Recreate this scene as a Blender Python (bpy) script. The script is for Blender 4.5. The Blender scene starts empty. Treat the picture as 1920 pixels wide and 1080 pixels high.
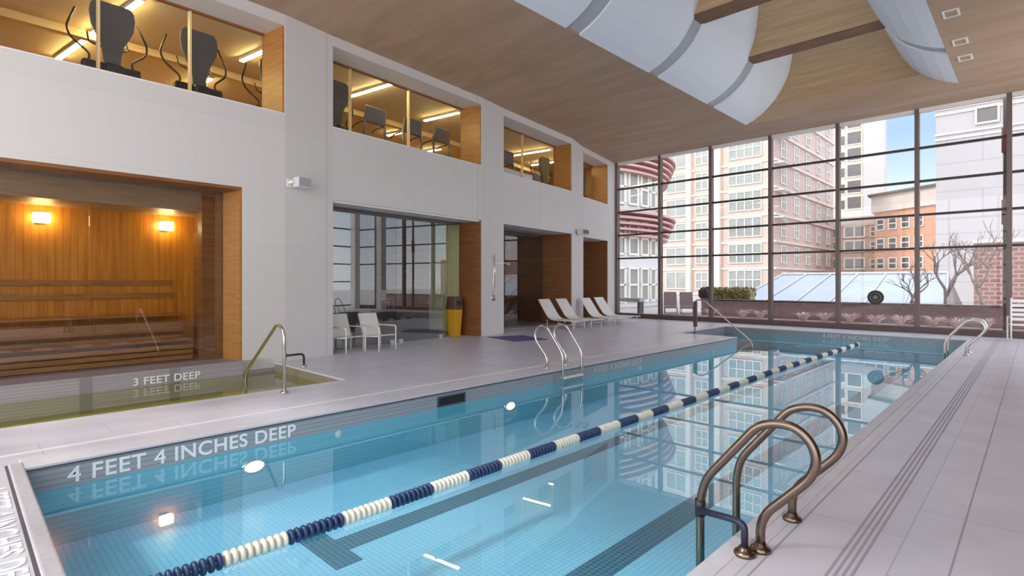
import bpy, bmesh, math, random
from mathutils import Vector, Matrix, Euler
random.seed(7)
R = math.radians
C = bpy.context.scene.collection

# ------------------------------------------------------------------ camera, world, sun, exposure
scn = bpy.context.scene
F, YAW, CAM_H = 1017.0, 44.084, 1.65
cam_d = bpy.data.cameras.new('camera')
cam = bpy.data.objects.new('camera', cam_d); C.objects.link(cam)
cam_d.sensor_fit = 'HORIZONTAL'; cam_d.sensor_width = 36.0
cam_d.lens = F * 36.0 / 1920.0
cam_d.shift_y = -12.0 / 1920.0
cam_d.clip_end = 600
cam.location = (0, 0, CAM_H); cam.rotation_euler = (R(90), 0, R(YAW))
scn.camera = cam

w = bpy.data.worlds.new('sky'); scn.world = w; w.use_nodes = True
nt = w.node_tree; nt.nodes.clear()
tc = nt.nodes.new('ShaderNodeTexCoord'); sx = nt.nodes.new('ShaderNodeSeparateXYZ')
bg = nt.nodes.new('ShaderNodeBackground'); wo = nt.nodes.new('ShaderNodeOutputWorld')
nt.links.new(tc.outputs['Generated'], sx.inputs[0])
def sky_ramp(stops):
    r = nt.nodes.new('ShaderNodeValToRGB'); nt.links.new(sx.outputs['Z'], r.inputs[0]); el = r.color_ramp.elements
    el[0].position, el[0].color = stops[0][0], (*stops[0][1], 1); el[1].position, el[1].color = stops[-1][0], (*stops[-1][1], 1)
    for p, c in stops[1:-1]: k = el.new(p); k.color = (*c, 1)
    return r
bright = sky_ramp([(0, (1.0, .95, .91)), (.12, (.96, .96, .97)), (.5, (.88, .90, .94)), (1, (.86, .88, .94))])      # thin bright cloud, sun side
blue = sky_ramp([(0, (.50, .52, .54)), (.10, (.36, .41, .46)), (.22, (.19, .27, .375)), (.5, (.22, .32, .44)), (1, (.7, .75, .82))])   # clear patch opposite
pt = nt.nodes.new('ShaderNodeMapRange'); pt.interpolation_type = 'SMOOTHSTEP'; nt.links.new(sx.outputs['Y'], pt.inputs[0])
pt.inputs[1].default_value = 0.35; pt.inputs[2].default_value = 0.75
mixc = nt.nodes.new('ShaderNodeMix'); mixc.data_type = 'RGBA'
nt.links.new(pt.outputs[0], mixc.inputs[0]); nt.links.new(bright.outputs[0], mixc.inputs[6]); nt.links.new(blue.outputs[0], mixc.inputs[7])
nt.links.new(mixc.outputs[2], bg.inputs[0]); nt.links.new(bg.outputs[0], wo.inputs[0])
bg.inputs[1].default_value = 1.8

sun_d = bpy.data.lights.new('sun', 'SUN'); sun_d.energy = 1.0; sun_d.angle = R(6); sun_d.color = (1.0, 0.94, 0.86)
sun = bpy.data.objects.new('sun', sun_d); C.objects.link(sun)
sun.rotation_euler = (R(48), 0, R(-28))

scn.view_settings.view_transform = 'Standard'; scn.view_settings.look = 'None'
scn.view_settings.gamma = 1.0; scn.view_settings.use_curve_mapping = False
scn.view_settings.exposure = 1.2
try:
    scn.cycles.max_bounces = 14; scn.cycles.transparent_max_bounces = 24
    scn.cycles.diffuse_bounces = 6; scn.cycles.sample_clamp_indirect = 6.0
except Exception:
    pass

# ------------------------------------------------------------------ materials
def lin(c):
    return tuple(((v / 255.0) / 12.92 if v / 255.0 <= 0.04045 else ((v / 255.0 + 0.055) / 1.055) ** 2.4) for v in c)

def new_mat(name):
    m = bpy.data.materials.new(name); m.use_nodes = True
    t = m.node_tree; t.nodes.clear()
    o = t.nodes.new('ShaderNodeOutputMaterial')
    return m, t, o

def pbr(name, rgb, rough=0.5, metal=0.0, var=0.0, scale=4.0, bump=0.0, bscale=60.0, stretch=None, rgb2=None, emis=None, spec=0.5):
    m, t, o = new_mat(name)
    b = t.nodes.new('ShaderNodeBsdfPrincipled'); t.links.new(b.outputs[0], o.inputs[0])
    b.inputs['Roughness'].default_value = rough; b.inputs['Metallic'].default_value = metal
    b.inputs['Specular IOR Level'].default_value = spec
    c = lin(rgb); b.inputs['Base Color'].default_value = (*c, 1)
    tcn = t.nodes.new('ShaderNodeTexCoord'); mp = t.nodes.new('ShaderNodeMapping')
    t.links.new(tcn.outputs['Object'], mp.inputs[0])
    if stretch: mp.inputs['Scale'].default_value = stretch
    if var > 0 or rgb2:
        n = t.nodes.new('ShaderNodeTexNoise'); n.inputs['Scale'].default_value = scale; n.inputs['Detail'].default_value = 5
        t.links.new(mp.outputs[0], n.inputs['Vector'])
        r = t.nodes.new('ShaderNodeValToRGB'); t.links.new(n.outputs['Fac'], r.inputs[0])
        r.color_ramp.elements[0].position = 0.3; r.color_ramp.elements[1].position = 0.7
        c2 = lin(rgb2) if rgb2 else tuple(v * (1 - var) for v in c)
        c1 = c if rgb2 else tuple(min(1, v * (1 + var)) for v in c)
        r.color_ramp.elements[0].color = (*c2, 1); r.color_ramp.elements[1].color = (*c1, 1)
        t.links.new(r.outputs[0], b.inputs['Base Color'])
    if bump > 0:
        n2 = t.nodes.new('ShaderNodeTexNoise'); n2.inputs['Scale'].default_value = bscale; n2.inputs['Detail'].default_value = 3
        t.links.new(mp.outputs[0], n2.inputs['Vector'])
        bp = t.nodes.new('ShaderNodeBump'); bp.inputs['Strength'].default_value = bump; bp.inputs['Distance'].default_value = 0.02
        t.links.new(n2.outputs['Fac'], bp.inputs['Height']); t.links.new(bp.outputs[0], b.inputs['Normal'])
    if emis:
        b.inputs['Emission Color'].default_value = (*lin(emis[0]), 1); b.inputs['Emission Strength'].default_value = emis[1]
    return m

def tiles(name, rgb, mortar, tw, th, gap, rough=0.4, offset=0.5, var=0.08, rot=(0, 0, 0), bias=0.0, spec=0.5, noise=0.0):
    """brick texture grid in object space; rot turns the grid into the plane of the surface"""
    m, t, o = new_mat(name)
    b = t.nodes.new('ShaderNodeBsdfPrincipled'); t.links.new(b.outputs[0], o.inputs[0])
    b.inputs['Roughness'].default_value = rough; b.inputs['Specular IOR Level'].default_value = spec
    tcn = t.nodes.new('ShaderNodeTexCoord'); mp = t.nodes.new('ShaderNodeMapping')
    t.links.new(tcn.outputs['Object'], mp.inputs[0]); mp.inputs['Rotation'].default_value = rot
    bt = t.nodes.new('ShaderNodeTexBrick'); t.links.new(mp.outputs[0], bt.inputs['Vector'])
    bt.offset = offset; bt.inputs['Scale'].default_value = 1.0
    bt.inputs['Brick Width'].default_value = tw; bt.inputs['Row Height'].default_value = th
    bt.inputs['Mortar Size'].default_value = gap; bt.inputs['Mortar Smooth'].default_value = 0.3; bt.inputs['Bias'].default_value = bias
    c = lin(rgb)
    bt.inputs['Color1'].default_value = (*[v * (1 - var) for v in c], 1); bt.inputs['Color2'].default_value = (*[min(1, v * (1 + var)) for v in c], 1)
    bt.inputs['Mortar'].default_value = (*lin(mortar), 1)
    if noise > 0:
        n = t.nodes.new('ShaderNodeTexNoise'); n.inputs['Scale'].default_value = 1.7; n.inputs['Detail'].default_value = 6
        t.links.new(tcn.outputs['Object'], n.inputs['Vector'])
        mr = t.nodes.new('ShaderNodeMapRange'); mr.inputs[1].default_value = 0.3; mr.inputs[2].default_value = 0.7
        mr.inputs[3].default_value = 1 - noise; mr.inputs[4].default_value = 1 + noise * 0.4
        t.links.new(n.outputs['Fac'], mr.inputs[0])
        mx = t.nodes.new('ShaderNodeVectorMath'); mx.operation = 'SCALE'
        t.links.new(bt.outputs['Color'], mx.inputs[0]); t.links.new(mr.outputs[0], mx.inputs['Scale'])
        t.links.new(mx.outputs[0], b.inputs['Base Color'])
    else:
        t.links.new(bt.outputs['Color'], b.inputs['Base Color'])
    return m

def wood(name, rgb, rgb2, rough=0.4, grain=(1.2, 1.2, 14), board=0.0, axis=0, spec=0.5):
    m, t, o = new_mat(name)
    b = t.nodes.new('ShaderNodeBsdfPrincipled'); t.links.new(b.outputs[0], o.inputs[0])
    b.inputs['Roughness'].default_value = rough; b.inputs['Specular IOR Level'].default_value = spec
    tcn = t.nodes.new('ShaderNodeTexCoord'); mp = t.nodes.new('ShaderNodeMapping'); t.links.new(tcn.outputs['Object'], mp.inputs[0])
    mp.inputs['Scale'].default_value = grain
    n = t.nodes.new('ShaderNodeTexNoise'); n.inputs['Scale'].default_value = 1.6; n.inputs['Detail'].default_value = 8; n.inputs['Distortion'].default_value = 0.8
    t.links.new(mp.outputs[0], n.inputs['Vector'])
    r = t.nodes.new('ShaderNodeValToRGB'); t.links.new(n.outputs['Fac'], r.inputs[0])
    r.color_ramp.elements[0].position = 0.3; r.color_ramp.elements[1].position = 0.72
    r.color_ramp.elements[0].color = (*lin(rgb2), 1); r.color_ramp.elements[1].color = (*lin(rgb), 1)
    out = r.outputs[0]
    if board > 0:                                            # joints between boards
        s = t.nodes.new('ShaderNodeSeparateXYZ'); t.links.new(tcn.outputs['Object'], s.inputs[0])
        dv = t.nodes.new('ShaderNodeMath'); dv.operation = 'DIVIDE'; dv.inputs[1].default_value = board; t.links.new(s.outputs[axis], dv.inputs[0])
        fr = t.nodes.new('ShaderNodeMath'); fr.operation = 'FRACT'; t.links.new(dv.outputs[0], fr.inputs[0])
        gt = t.nodes.new('ShaderNodeMath'); gt.operation = 'GREATER_THAN'; gt.inputs[1].default_value = 0.06; t.links.new(fr.outputs[0], gt.inputs[0])
        ml = t.nodes.new('ShaderNodeMath'); ml.operation = 'MULTIPLY_ADD'; ml.inputs[1].default_value = 0.5; ml.inputs[2].default_value = 0.5; t.links.new(gt.outputs[0], ml.inputs[0])
        vs = t.nodes.new('ShaderNodeVectorMath'); vs.operation = 'SCALE'; t.links.new(out, vs.inputs[0]); t.links.new(ml.outputs[0], vs.inputs['Scale'])
        out = vs.outputs[0]
    t.links.new(out, b.inputs['Base Color'])
    return m

def clear(name, tint, ior, rough=0.0, bump=0.0, bscale=3.0):
    """a clear surface: what lies behind it, tinted, plus the mirror image Fresnel gives its outer face"""
    m, t, o = new_mat(name)
    tr = t.nodes.new('ShaderNodeBsdfTransparent'); tr.inputs[0].default_value = (*tint, 1)
    gl = t.nodes.new('ShaderNodeBsdfGlossy'); gl.inputs['Roughness'].default_value = rough
    fr = t.nodes.new('ShaderNodeFresnel'); fr.inputs['IOR'].default_value = ior
    ge = t.nodes.new('ShaderNodeNewGeometry')
    iv = t.nodes.new('ShaderNodeMath'); iv.operation = 'SUBTRACT'; iv.inputs[0].default_value = 1.0
    t.links.new(ge.outputs['Backfacing'], iv.inputs[1])
    mu = t.nodes.new('ShaderNodeMath'); mu.operation = 'MULTIPLY'
    t.links.new(fr.outputs[0], mu.inputs[0]); t.links.new(iv.outputs[0], mu.inputs[1])
    mx = t.nodes.new('ShaderNodeMixShader')
    t.links.new(mu.outputs[0], mx.inputs[0]); t.links.new(tr.outputs[0], mx.inputs[1]); t.links.new(gl.outputs[0], mx.inputs[2])
    t.links.new(mx.outputs[0], o.inputs[0])
    if bump > 0:
        tcn = t.nodes.new('ShaderNodeTexCoord'); n = t.nodes.new('ShaderNodeTexNoise'); n.inputs['Scale'].default_value = bscale; n.inputs['Detail'].default_value = 2
        t.links.new(tcn.outputs['Object'], n.inputs['Vector'])
        bp = t.nodes.new('ShaderNodeBump'); bp.inputs['Strength'].default_value = bump; bp.inputs['Distance'].default_value = 0.01
        t.links.new(n.outputs['Fac'], bp.inputs['Height']); t.links.new(bp.outputs[0], gl.inputs['Normal']); t.links.new(bp.outputs[0], fr.inputs['Normal'])
    return m

def glow(name, rgb, strength):
    m, t, o = new_mat(name)
    em = t.nodes.new('ShaderNodeEmission'); em.inputs[0].default_value = (*lin(rgb), 1); em.inputs[1].default_value = strength
    t.links.new(em.outputs[0], o.inputs[0])
    return m

def translucent(name, rgb):
    m, t, o = new_mat(name)
    a = t.nodes.new('ShaderNodeBsdfTranslucent'); a.inputs[0].default_value = (*lin(rgb), 1); t.links.new(a.outputs[0], o.inputs[0])
    return m

M = {}
M['white_wall'] = tiles('white_wall', (212, 209, 209), (199, 196, 196), 1.2, 0.6, 0.004, 0.55, var=0.012, rot=(R(90), 0, R(90)))
M['white_paint'] = pbr('white_paint', (226, 224, 222), 0.6, var=0.02)
M['ceiling_brown'] = wood('ceiling_brown', (184, 156, 133), (166, 139, 117), 0.6, grain=(0.25, 1.2, 1.0), spec=0.25)
M['panel_white'] = pbr('panel_white', (222, 228, 236), 0.5, var=0.015, scale=1.0)
M['panel_gray'] = pbr('panel_gray', (172, 176, 184), 0.6)
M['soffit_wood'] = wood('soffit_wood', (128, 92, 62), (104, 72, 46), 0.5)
M['beam_wood'] = wood('beam_wood', (184, 156, 120), (162, 134, 98), 0.5, grain=(0.4, 3, 6))
M['reveal_wood'] = wood('reveal_wood', (186, 132, 74), (158, 106, 54), 0.35, grain=(1.0, 1.0, 12))
M['brown_wood'] = wood('brown_wood', (150, 98, 56), (120, 74, 40), 0.4, grain=(1.0, 1.0, 10))
M['sauna_wood'] = wood('sauna_wood', (218, 142, 36), (184, 106, 18), 0.45, grain=(6, 6, 0.6), board=0.11, axis=1)
M['bulkhead_mirror_tone'] = wood('bulkhead_mirror_tone', (164, 134, 110), (144, 114, 92), 0.5)  # brown of the ceiling's reflection in the glass, put into the bulkhead colour
M['bench_wood'] = wood('bench_wood', (176, 118, 62), (140, 88, 42), 0.45, grain=(1, 1, 8))
M['deck'] = tiles('deck', (203, 201, 213), (176, 173, 185), 1.22, 0.61, 0.005, 0.33, var=0.02, noise=0.10, rot=(0, 0, R(90)))
M['coping'] = pbr('coping', (200, 198, 207), 0.4, var=0.05, scale=8)
M['coping_lip'] = pbr('coping_lip', (178, 174, 180), 0.45, var=0.08, scale=20)
M['joint_dark'] = pbr('joint_dark', (84, 80, 88), 0.6)
M['groove'] = pbr('groove', (160, 157, 166), 0.5)
M['joint_light'] = pbr('joint_light', (226, 224, 226), 0.5)
M['band_x'] = tiles('band_x', (152, 158, 164), (124, 130, 138), 0.05, 0.05, 0.004, 0.3, offset=0.0, rot=(R(90), 0, R(90)))
M['band_y'] = tiles('band_y', (140, 146, 152), (116, 122, 130), 0.05, 0.05, 0.004, 0.3, offset=0.0, rot=(R(90), 0, 0))
M['pool_wall_x'] = tiles('pool_wall_x', (116, 194, 212), (98, 176, 196), 0.05, 0.05, 0.004, 0.3, offset=0.0, rot=(R(90), 0, R(90)))
M['pool_wall_y'] = tiles('pool_wall_y', (116, 194, 212), (98, 176, 196), 0.05, 0.05, 0.004, 0.3, offset=0.0, rot=(R(90), 0, 0))
M['pool_floor'] = tiles('pool_floor', (160, 224, 253), (124, 198, 236), 0.05, 0.05, 0.004, 0.3, offset=0.0, var=0.03)
M['lane_tile'] = tiles('lane_tile', (52, 110, 136), (92, 156, 182), 0.05, 0.05, 0.005, 0.3, offset=0.0)
M['water'] = clear('water', (0.85, 0.97, 1.0), 2.1, 0.0, bump=0.004, bscale=1.6)
M['tub_water'] = clear('tub_water', (0.86, 0.88, 0.62), 1.333, 0.0, bump=0.05, bscale=3.0)
M['tub_tile'] = tiles('tub_tile', (166, 160, 168), (140, 134, 144), 0.05, 0.05, 0.004, 0.3, offset=0.0, rot=(R(90), 0, R(90)))
M['tub_end'] = tiles('tub_end', (150, 140, 118), (126, 116, 98), 0.05, 0.05, 0.004, 0.3, offset=0.0, rot=(R(90), 0, 0))
M['tub_floor'] = tiles('tub_floor', (206, 204, 130), (178, 178, 108), 0.05, 0.05, 0.004, 0.4, offset=0.0)
M['letter'] = pbr('letter', (236, 238, 240), 0.5)
M['letter_dim'] = pbr('letter_dim', (196, 198, 200), 0.5)
M['steel'] = pbr('steel', (206, 200, 194), 0.18, 1.0)
M['bronze_steel'] = pbr('bronze_steel', (132, 114, 102), 0.28, 1.0)
M['chrome'] = pbr('chrome', (225, 225, 228), 0.1, 1.0)
M['navy'] = pbr('navy', (34, 32, 58), 0.4)
M['black'] = pbr('black', (28, 27, 30), 0.45)
M['float_blue'] = pbr('float_blue', (40, 62, 104), 0.35)
M['float_white'] = pbr('float_white', (236, 230, 214), 0.4)
M['mullion'] = pbr('mullion', (112, 98, 94), 0.45, 0.3)
M['transom'] = pbr('transom', (62, 52, 52), 0.45, 0.3)
M['curb'] = pbr('curb', (92, 74, 72), 0.5, var=0.1)
M['pane'] = clear('pane', (0.97, 0.985, 0.985), 1.45)
M['tinted_pane'] = clear('tinted_pane', (0.82, 0.825, 0.83), 1.45)
M['left_pane'] = clear('left_pane', (0.92, 0.94, 0.93), 2.0)
M['lobby_pane'] = clear('lobby_pane', (0.90, 0.93, 0.92), 2.8)
M['gym_pane'] = clear('gym_pane', (0.96, 0.97, 0.96), 1.5)
M['gym_ceiling'] = pbr('gym_ceiling', (226, 206, 172), 0.7)
M['gym_wall'] = pbr('gym_wall', (196, 156, 84), 0.6, var=0.05, scale=1.0)
M['gym_floor'] = pbr('gym_floor', (120, 84, 48), 0.5)
M['cove'] = pbr('cove', (228, 200, 150), 0.5)
M['tube_light'] = glow('tube_light', (255, 232, 160), 32.0)
M['sauna_lamp'] = glow('sauna_lamp', (255, 226, 150), 14.0)
M['pool_lamp'] = glow('pool_lamp', (255, 236, 196), 1.3)
M['machine_gray'] = pbr('machine_gray', (92, 90, 94), 0.4)
M['machine_dark'] = pbr('machine_dark', (46, 36, 36), 0.45)
M['white_plastic'] = pbr('white_plastic', (232, 230, 226), 0.4)
M['white_sling'] = pbr('white_sling', (228, 224, 220), 0.7, bump=0.2, bscale=150)
M['lounge_sling'] = tiles('lounge_sling', (238, 236, 234), (212, 210, 208), 0.03, 0.03, 0.006, 0.7, offset=0.0)
M['yellow'] = pbr('yellow', (206, 150, 20), 0.4)
M['brown_plastic'] = pbr('brown_plastic', (96, 66, 52), 0.5)
M['mat_blue'] = pbr('mat_blue', (88, 82, 132), 0.6, var=0.08)
M['speaker'] = pbr('speaker', (214, 214, 216), 0.5)
M['grille'] = tiles('grille', (198, 200, 204), (160, 162, 168), 0.012, 0.012, 0.003, 0.5, offset=0.0)
M['dark_room'] = pbr('dark_room', (176, 172, 174), 0.7)
M['lobby_floor'] = pbr('lobby_floor', (170, 166, 168), 0.3)
M['curtain'] = pbr('curtain', (224, 222, 178), 0.7)
M['frosted'] = translucent('frosted', (200, 202, 206))
M['pale_frame'] = pbr('pale_frame', (228, 226, 224), 0.5)
M['paving'] = tiles('paving', (176, 168, 166), (150, 142, 140), 0.6, 0.6, 0.01, 0.7, var=0.05)
M['planter'] = tiles('planter', (176, 156, 158), (158, 140, 142), 0.3, 0.1, 0.008, 0.7, rot=(R(90), 0, 0))
M['soil'] = pbr('soil', (178, 140, 140), 0.9, var=0.25, scale=9)
M['dry_grass'] = pbr('dry_grass', (232, 214, 212), 0.8, var=0.2, scale=6)
M['hedge_leaf'] = pbr('hedge_leaf', (128, 122, 70), 0.7, var=0.35, scale=12)
M['bark'] = pbr('bark', (120, 104, 100), 0.8, var=0.2, scale=14)
M['roof_glass'] = pbr('roof_glass', (150, 160, 174), 0.25, var=0.10, scale=0.6, spec=0.8)
M['roof_rib'] = pbr('roof_rib', (178, 178, 186), 0.4)
M['disc_dark'] = pbr('disc_dark', (48, 44, 44), 0.5)
M['disc_mid'] = pbr('disc_mid', (128, 120, 110), 0.5)
M['brick_beige'] = tiles('brick_beige', (198, 176, 162), (212, 200, 188), 0.4, 0.16, 0.02, 0.8, var=0.06, rot=(R(90), 0, 0))
M['brick_pink'] = tiles('brick_pink', (206, 182, 178), (218, 204, 200), 0.4, 0.16, 0.02, 0.8, var=0.06, rot=(R(90), 0, R(90)))
M['stone_pale'] = pbr('stone_pale', (222, 214, 204), 0.8, var=0.05, scale=0.6)
M['tower_beige'] = tiles('tower_beige', (206, 192, 176), (218, 208, 196), 1.5, 3.1, 0.12, 0.8, var=0.05, rot=(R(90), 0, 0))
M['tower_side'] = pbr('tower_side', (182, 181, 182), 0.7)
M['orange_brick'] = tiles('orange_brick', (218, 160, 126), (222, 182, 156), 0.5, 0.2, 0.02, 0.8, var=0.08, rot=(R(90), 0, 0))
M['tan_brick'] = tiles('tan_brick', (204, 164, 136), (214, 184, 162), 0.5, 0.2, 0.02, 0.8, var=0.08, rot=(R(90), 0, 0))
M['white_siding'] = tiles('white_siding', (168, 166, 170), (154, 152, 158), 6.0, 2.2, 0.05, 0.7, var=0.015, rot=(R(90), 0, 0))
M['dark_brick'] = tiles('dark_brick', (134, 96, 92), (170, 142, 138), 0.4, 0.2, 0.03, 0.8, var=0.15, rot=(R(90), 0, 0))
M['pink_fascia'] = pbr('pink_fascia', (204, 160, 158), 0.6)
M['facade_white'] = pbr('facade_white', (216, 216, 220), 0.5)
M['window_glass'] = pbr('window_glass', (150, 156, 152), 0.12, var=0.2, scale=0.4, spec=0.8)
M['window_dark'] = pbr('window_dark', (104, 100, 100), 0.15, var=0.2, scale=0.4)
M['window_frame'] = pbr('window_frame', (240, 238, 232), 0.5)
M['roof_dark'] = pbr('roof_dark', (120, 112, 108), 0.7)
M['red_metal'] = pbr('red_metal', (150, 92, 82), 0.5)

# ------------------------------------------------------------------ mesh helpers
class MB:
    def __init__(s): s.bm = bmesh.new(); s.mi = 0
    def face(s, vs):
        try:
            f = s.bm.faces.new(vs); f.material_index = s.mi; return f
        except ValueError:
            return None
    def verts(s, pts): return [s.bm.verts.new(p) for p in pts]
    def box(s, x0, y0, z0, x1, y1, z1, mtx=None):
        x0, x1 = min(x0, x1), max(x0, x1); y0, y1 = min(y0, y1), max(y0, y1); z0, z1 = min(z0, z1), max(z0, z1)
        p = [Vector(v) for v in ((x0, y0, z0), (x1, y0, z0), (x1, y1, z0), (x0, y1, z0), (x0, y0, z1), (x1, y0, z1), (x1, y1, z1), (x0, y1, z1))]
        if mtx: p = [mtx @ q for q in p]
        v = s.verts(p)
        for f in ((0, 3, 2, 1), (4, 5, 6, 7), (0, 1, 5, 4), (1, 2, 6, 5), (2, 3, 7, 6), (3, 0, 4, 7)): s.face([v[i] for i in f])
        return s
    def hexa(s, lo, hi):                     # four points below (counter-clockwise from above), four above
        v = s.verts(list(lo) + list(hi)); n = len(lo)
        s.face([v[i] for i in reversed(range(n))]); s.face([v[n + i] for i in range(n)])
        for i in range(n):
            j = (i + 1) % n; s.face([v[i], v[j], v[n + j], v[n + i]])
        return s
    def prism(s, poly, z0, z1): return s.hexa([(x, y, z0) for x, y in poly], [(x, y, z1) for x, y in poly])
    def sweep(s, pts, ring, closed=False, caps=True, scale=None):
        pts = [Vector(p) for p in pts]; n = len(pts); rings = []
        up = None
        for i, p in enumerate(pts):
            a = pts[i - 1] if (i > 0 or closed) else p; b = pts[(i + 1) % n] if (i < n - 1 or closed) else p
            t = (b - a).normalized()
            if up is None:
                ref = Vector((0, 0, 1)) if abs(t.z) < 0.9 else Vector((1, 0, 0))
                up = (ref - t * ref.dot(t)).normalized()
            else:
                up = up - t * up.dot(t)
                up = up.normalized() if up.length > 1e-6 else Vector((1, 0, 0))
            sd = t.cross(up); k = scale[i] if scale else 1.0
            rings.append(s.verts([p + (sd * u + up * v) * k for u, v in ring]))
        m = len(ring)
        for i in range(n if closed else n - 1):
            A, B = rings[i], rings[(i + 1) % n]
            for j in range(m): s.face([A[j], A[(j + 1) % m], B[(j + 1) % m], B[j]])
        if caps and not closed: s.face(list(reversed(rings[0]))); s.face(rings[-1])
        return s
    def tube(s, pts, r, seg=10, closed=False, scale=None):
        return s.sweep(pts, [(r * math.cos(2 * math.pi * k / seg), r * math.sin(2 * math.pi * k / seg)) for k in range(seg)], closed, scale=scale)
    def lathe(s, prof, seg=20, mtx=None):
        rings = []
        for r, z in prof:
            q = [Vector((r * math.cos(2 * math.pi * k / seg), r * math.sin(2 * math.pi * k / seg), z)) for k in range(seg)]
            if mtx: q = [mtx @ v for v in q]
            rings.append(s.verts(q))
        for a, b in zip(rings, rings[1:]):
            for j in range(seg): s.face([a[j], a[(j + 1) % seg], b[(j + 1) % seg], b[j]])
        s.face(list(reversed(rings[0]))); s.face(rings[-1])
        return s
    def build(s, name, mats, parent=None, bevel=0.0, smooth=False, segs=2):
        bmesh.ops.recalc_face_normals(s.bm, faces=s.bm.faces[:])
        if smooth:
            for f in s.bm.faces: f.smooth = True
        me = bpy.data.meshes.new(name); s.bm.to_mesh(me); s.bm.free()
        for m in (mats if isinstance(mats, (list, tuple)) else [mats]): me.materials.append(M[m] if isinstance(m, str) else m)
        o = bpy.data.objects.new(name, me); C.objects.link(o)
        if parent: o.parent = parent
        if bevel > 0:
            b = o.modifiers.new('edge', 'BEVEL'); b.width = bevel; b.segments = segs; b.limit_method = 'ANGLE'; b.angle_limit = R(40)
        if smooth:
            try: me.shade_auto_smooth if False else None
            except Exception: pass
        return o

def fillet(pts, r, n=6):
    """polyline with its inner corners rounded"""
    P = [Vector(p) for p in pts]; out = [P[0]]
    for a, b, c in zip(P, P[1:], P[2:]):
        u = (a - b); v = (c - b); k = min(r, u.length * 0.49, v.length * 0.49)
        p, q = b + u.normalized() * k, b + v.normalized() * k
        for i in range(n + 1):
            t = i / n; out.append(p * (1 - t) ** 2 + b * 2 * t * (1 - t) + q * t * t)
    out.append(P[-1]); return out

def tag(o, label=None, cat=None, group=None, kind=None):
    if label: o['label'] = label
    if cat: o['category'] = cat
    if group: o['group'] = group
    if kind: o['kind'] = kind
    return o
def thing(name, label, cat, loc=(0, 0, 0), rz=0.0, group=None):
    o = bpy.data.objects.new(name, None); C.objects.link(o); o.empty_display_size = 0.2
    o.location = loc; o.rotation_euler = (0, 0, rz)
    return tag(o, label, cat, group)
def struct(o): o['kind'] = 'structure'; return o
def dup(root, loc, rz, label=None, group=None):
    kids = {}
    for ch in bpy.data.objects:
        if ch.parent: kids.setdefault(ch.parent.name, []).append(ch)
    def rec(o, par):
        c = o.copy(); C.objects.link(c)
        if par: c.parent = par
        for k in kids.get(o.name, []): rec(k, c)
        return c
    r = rec(root, None); r.location = loc; r.rotation_euler = (0, 0, rz)
    if label: r['label'] = label
    if group: r['group'] = group
    return r
def text_mesh(name, s, size, mat, parent, mtx, depth=0.004, space=1.0, bold=0.0):
    cu = bpy.data.curves.new(name, 'FONT'); cu.body = s; cu.size = size; cu.extrude = depth; cu.space_character = space; cu.offset = bold
    t = bpy.data.objects.new(name + '_curve', cu); C.objects.link(t)
    dg = bpy.context.evaluated_depsgraph_get(); me = bpy.data.meshes.new_from_object(t.evaluated_get(dg))
    bpy.data.objects.remove(t); bpy.data.curves.remove(cu)
    me.name = name; me.transform(mtx); me.materials.clear(); me.materials.append(M[mat])
    o = bpy.data.objects.new(name, me); C.objects.link(o)
    if parent: o.parent = parent
    return o

# ------------------------------------------------------------------ the plan of the gently bent left wall
S_ = [-3.4, .5, 4.82, 5.99, 11.1, 12.3, 16.7, 18.1, 20.76, 21.7]
XW = [-11.0, -11.06, -11.23, -11.43, -12.02, -12.28, -12.95, -13.44, -14.04, -14.25]
def xw(s):
    if s <= S_[0]: return XW[0]
    for i in range(len(S_) - 1):
        if s <= S_[i + 1]: return XW[i] + (XW[i + 1] - XW[i]) * (s - S_[i]) / (S_[i + 1] - S_[i])
    return XW[-1]
def wp(s, dep=0.0): return (xw(s) - .988 * dep, s - .156 * dep)
def wpz(s, dep, z): x, y = wp(s, dep); return (x, y, z)
def wslab(mb, s0, s1, d0, d1, z0, z1):
    """a piece that follows the wall between s0 and s1, from depth d0 to d1"""
    cuts = [s0] + [s for s in S_ if s0 + 1e-4 < s < s1 - 1e-4] + [s1]
    for a, b in zip(cuts, cuts[1:]):
        mb.hexa([wpz(a, d1, z0), wpz(a, d0, z0), wpz(b, d0, z0), wpz(b, d1, z0)], [wpz(a, d1, z1), wpz(a, d0, z1), wpz(b, d0, z1), wpz(b, d1, z1)])
    return mb

ZC, YG, XR = 7.2, 21.7, 3.2          # ceiling height, far glass, unseen right glass
PX0, PX1, PY0, PY1 = -6.42, -1.40, 0.43, 20.0      # pool
NX, NY0 = -8.35, 16.25                             # stair bay of the pool
TX0, TX1, TY0, TY1 = -11.25, -8.34, -2.6, 4.6      # hot tub
WZ = -0.235                                        # water level

# ------------------------------------------------------------------ setting: floor
mb = MB()
def deck(x0, y0, x1, y1): mb.box(x0, y0, -0.6, x1, y1, 0.0)
deck(TX1 + .02, -3.4, PX0 - .02, NY0 - .02); deck(-17.4, TY1 + .02, TX1 + .02, NY0 - .02); deck(-17.4, -3.4, TX1, TY0)
deck(-17.4, NY0 - .02, NX - .02, PY1 + .02); deck(-17.4, PY1 + .02, XR, YG); deck(PX1 + .02, -3.4, XR, PY1 + .02); deck(PX0 - .02, -3.4, PX1 + .02, PY0 - .02)
floor = struct(mb.build('floor', 'deck'))
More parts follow.
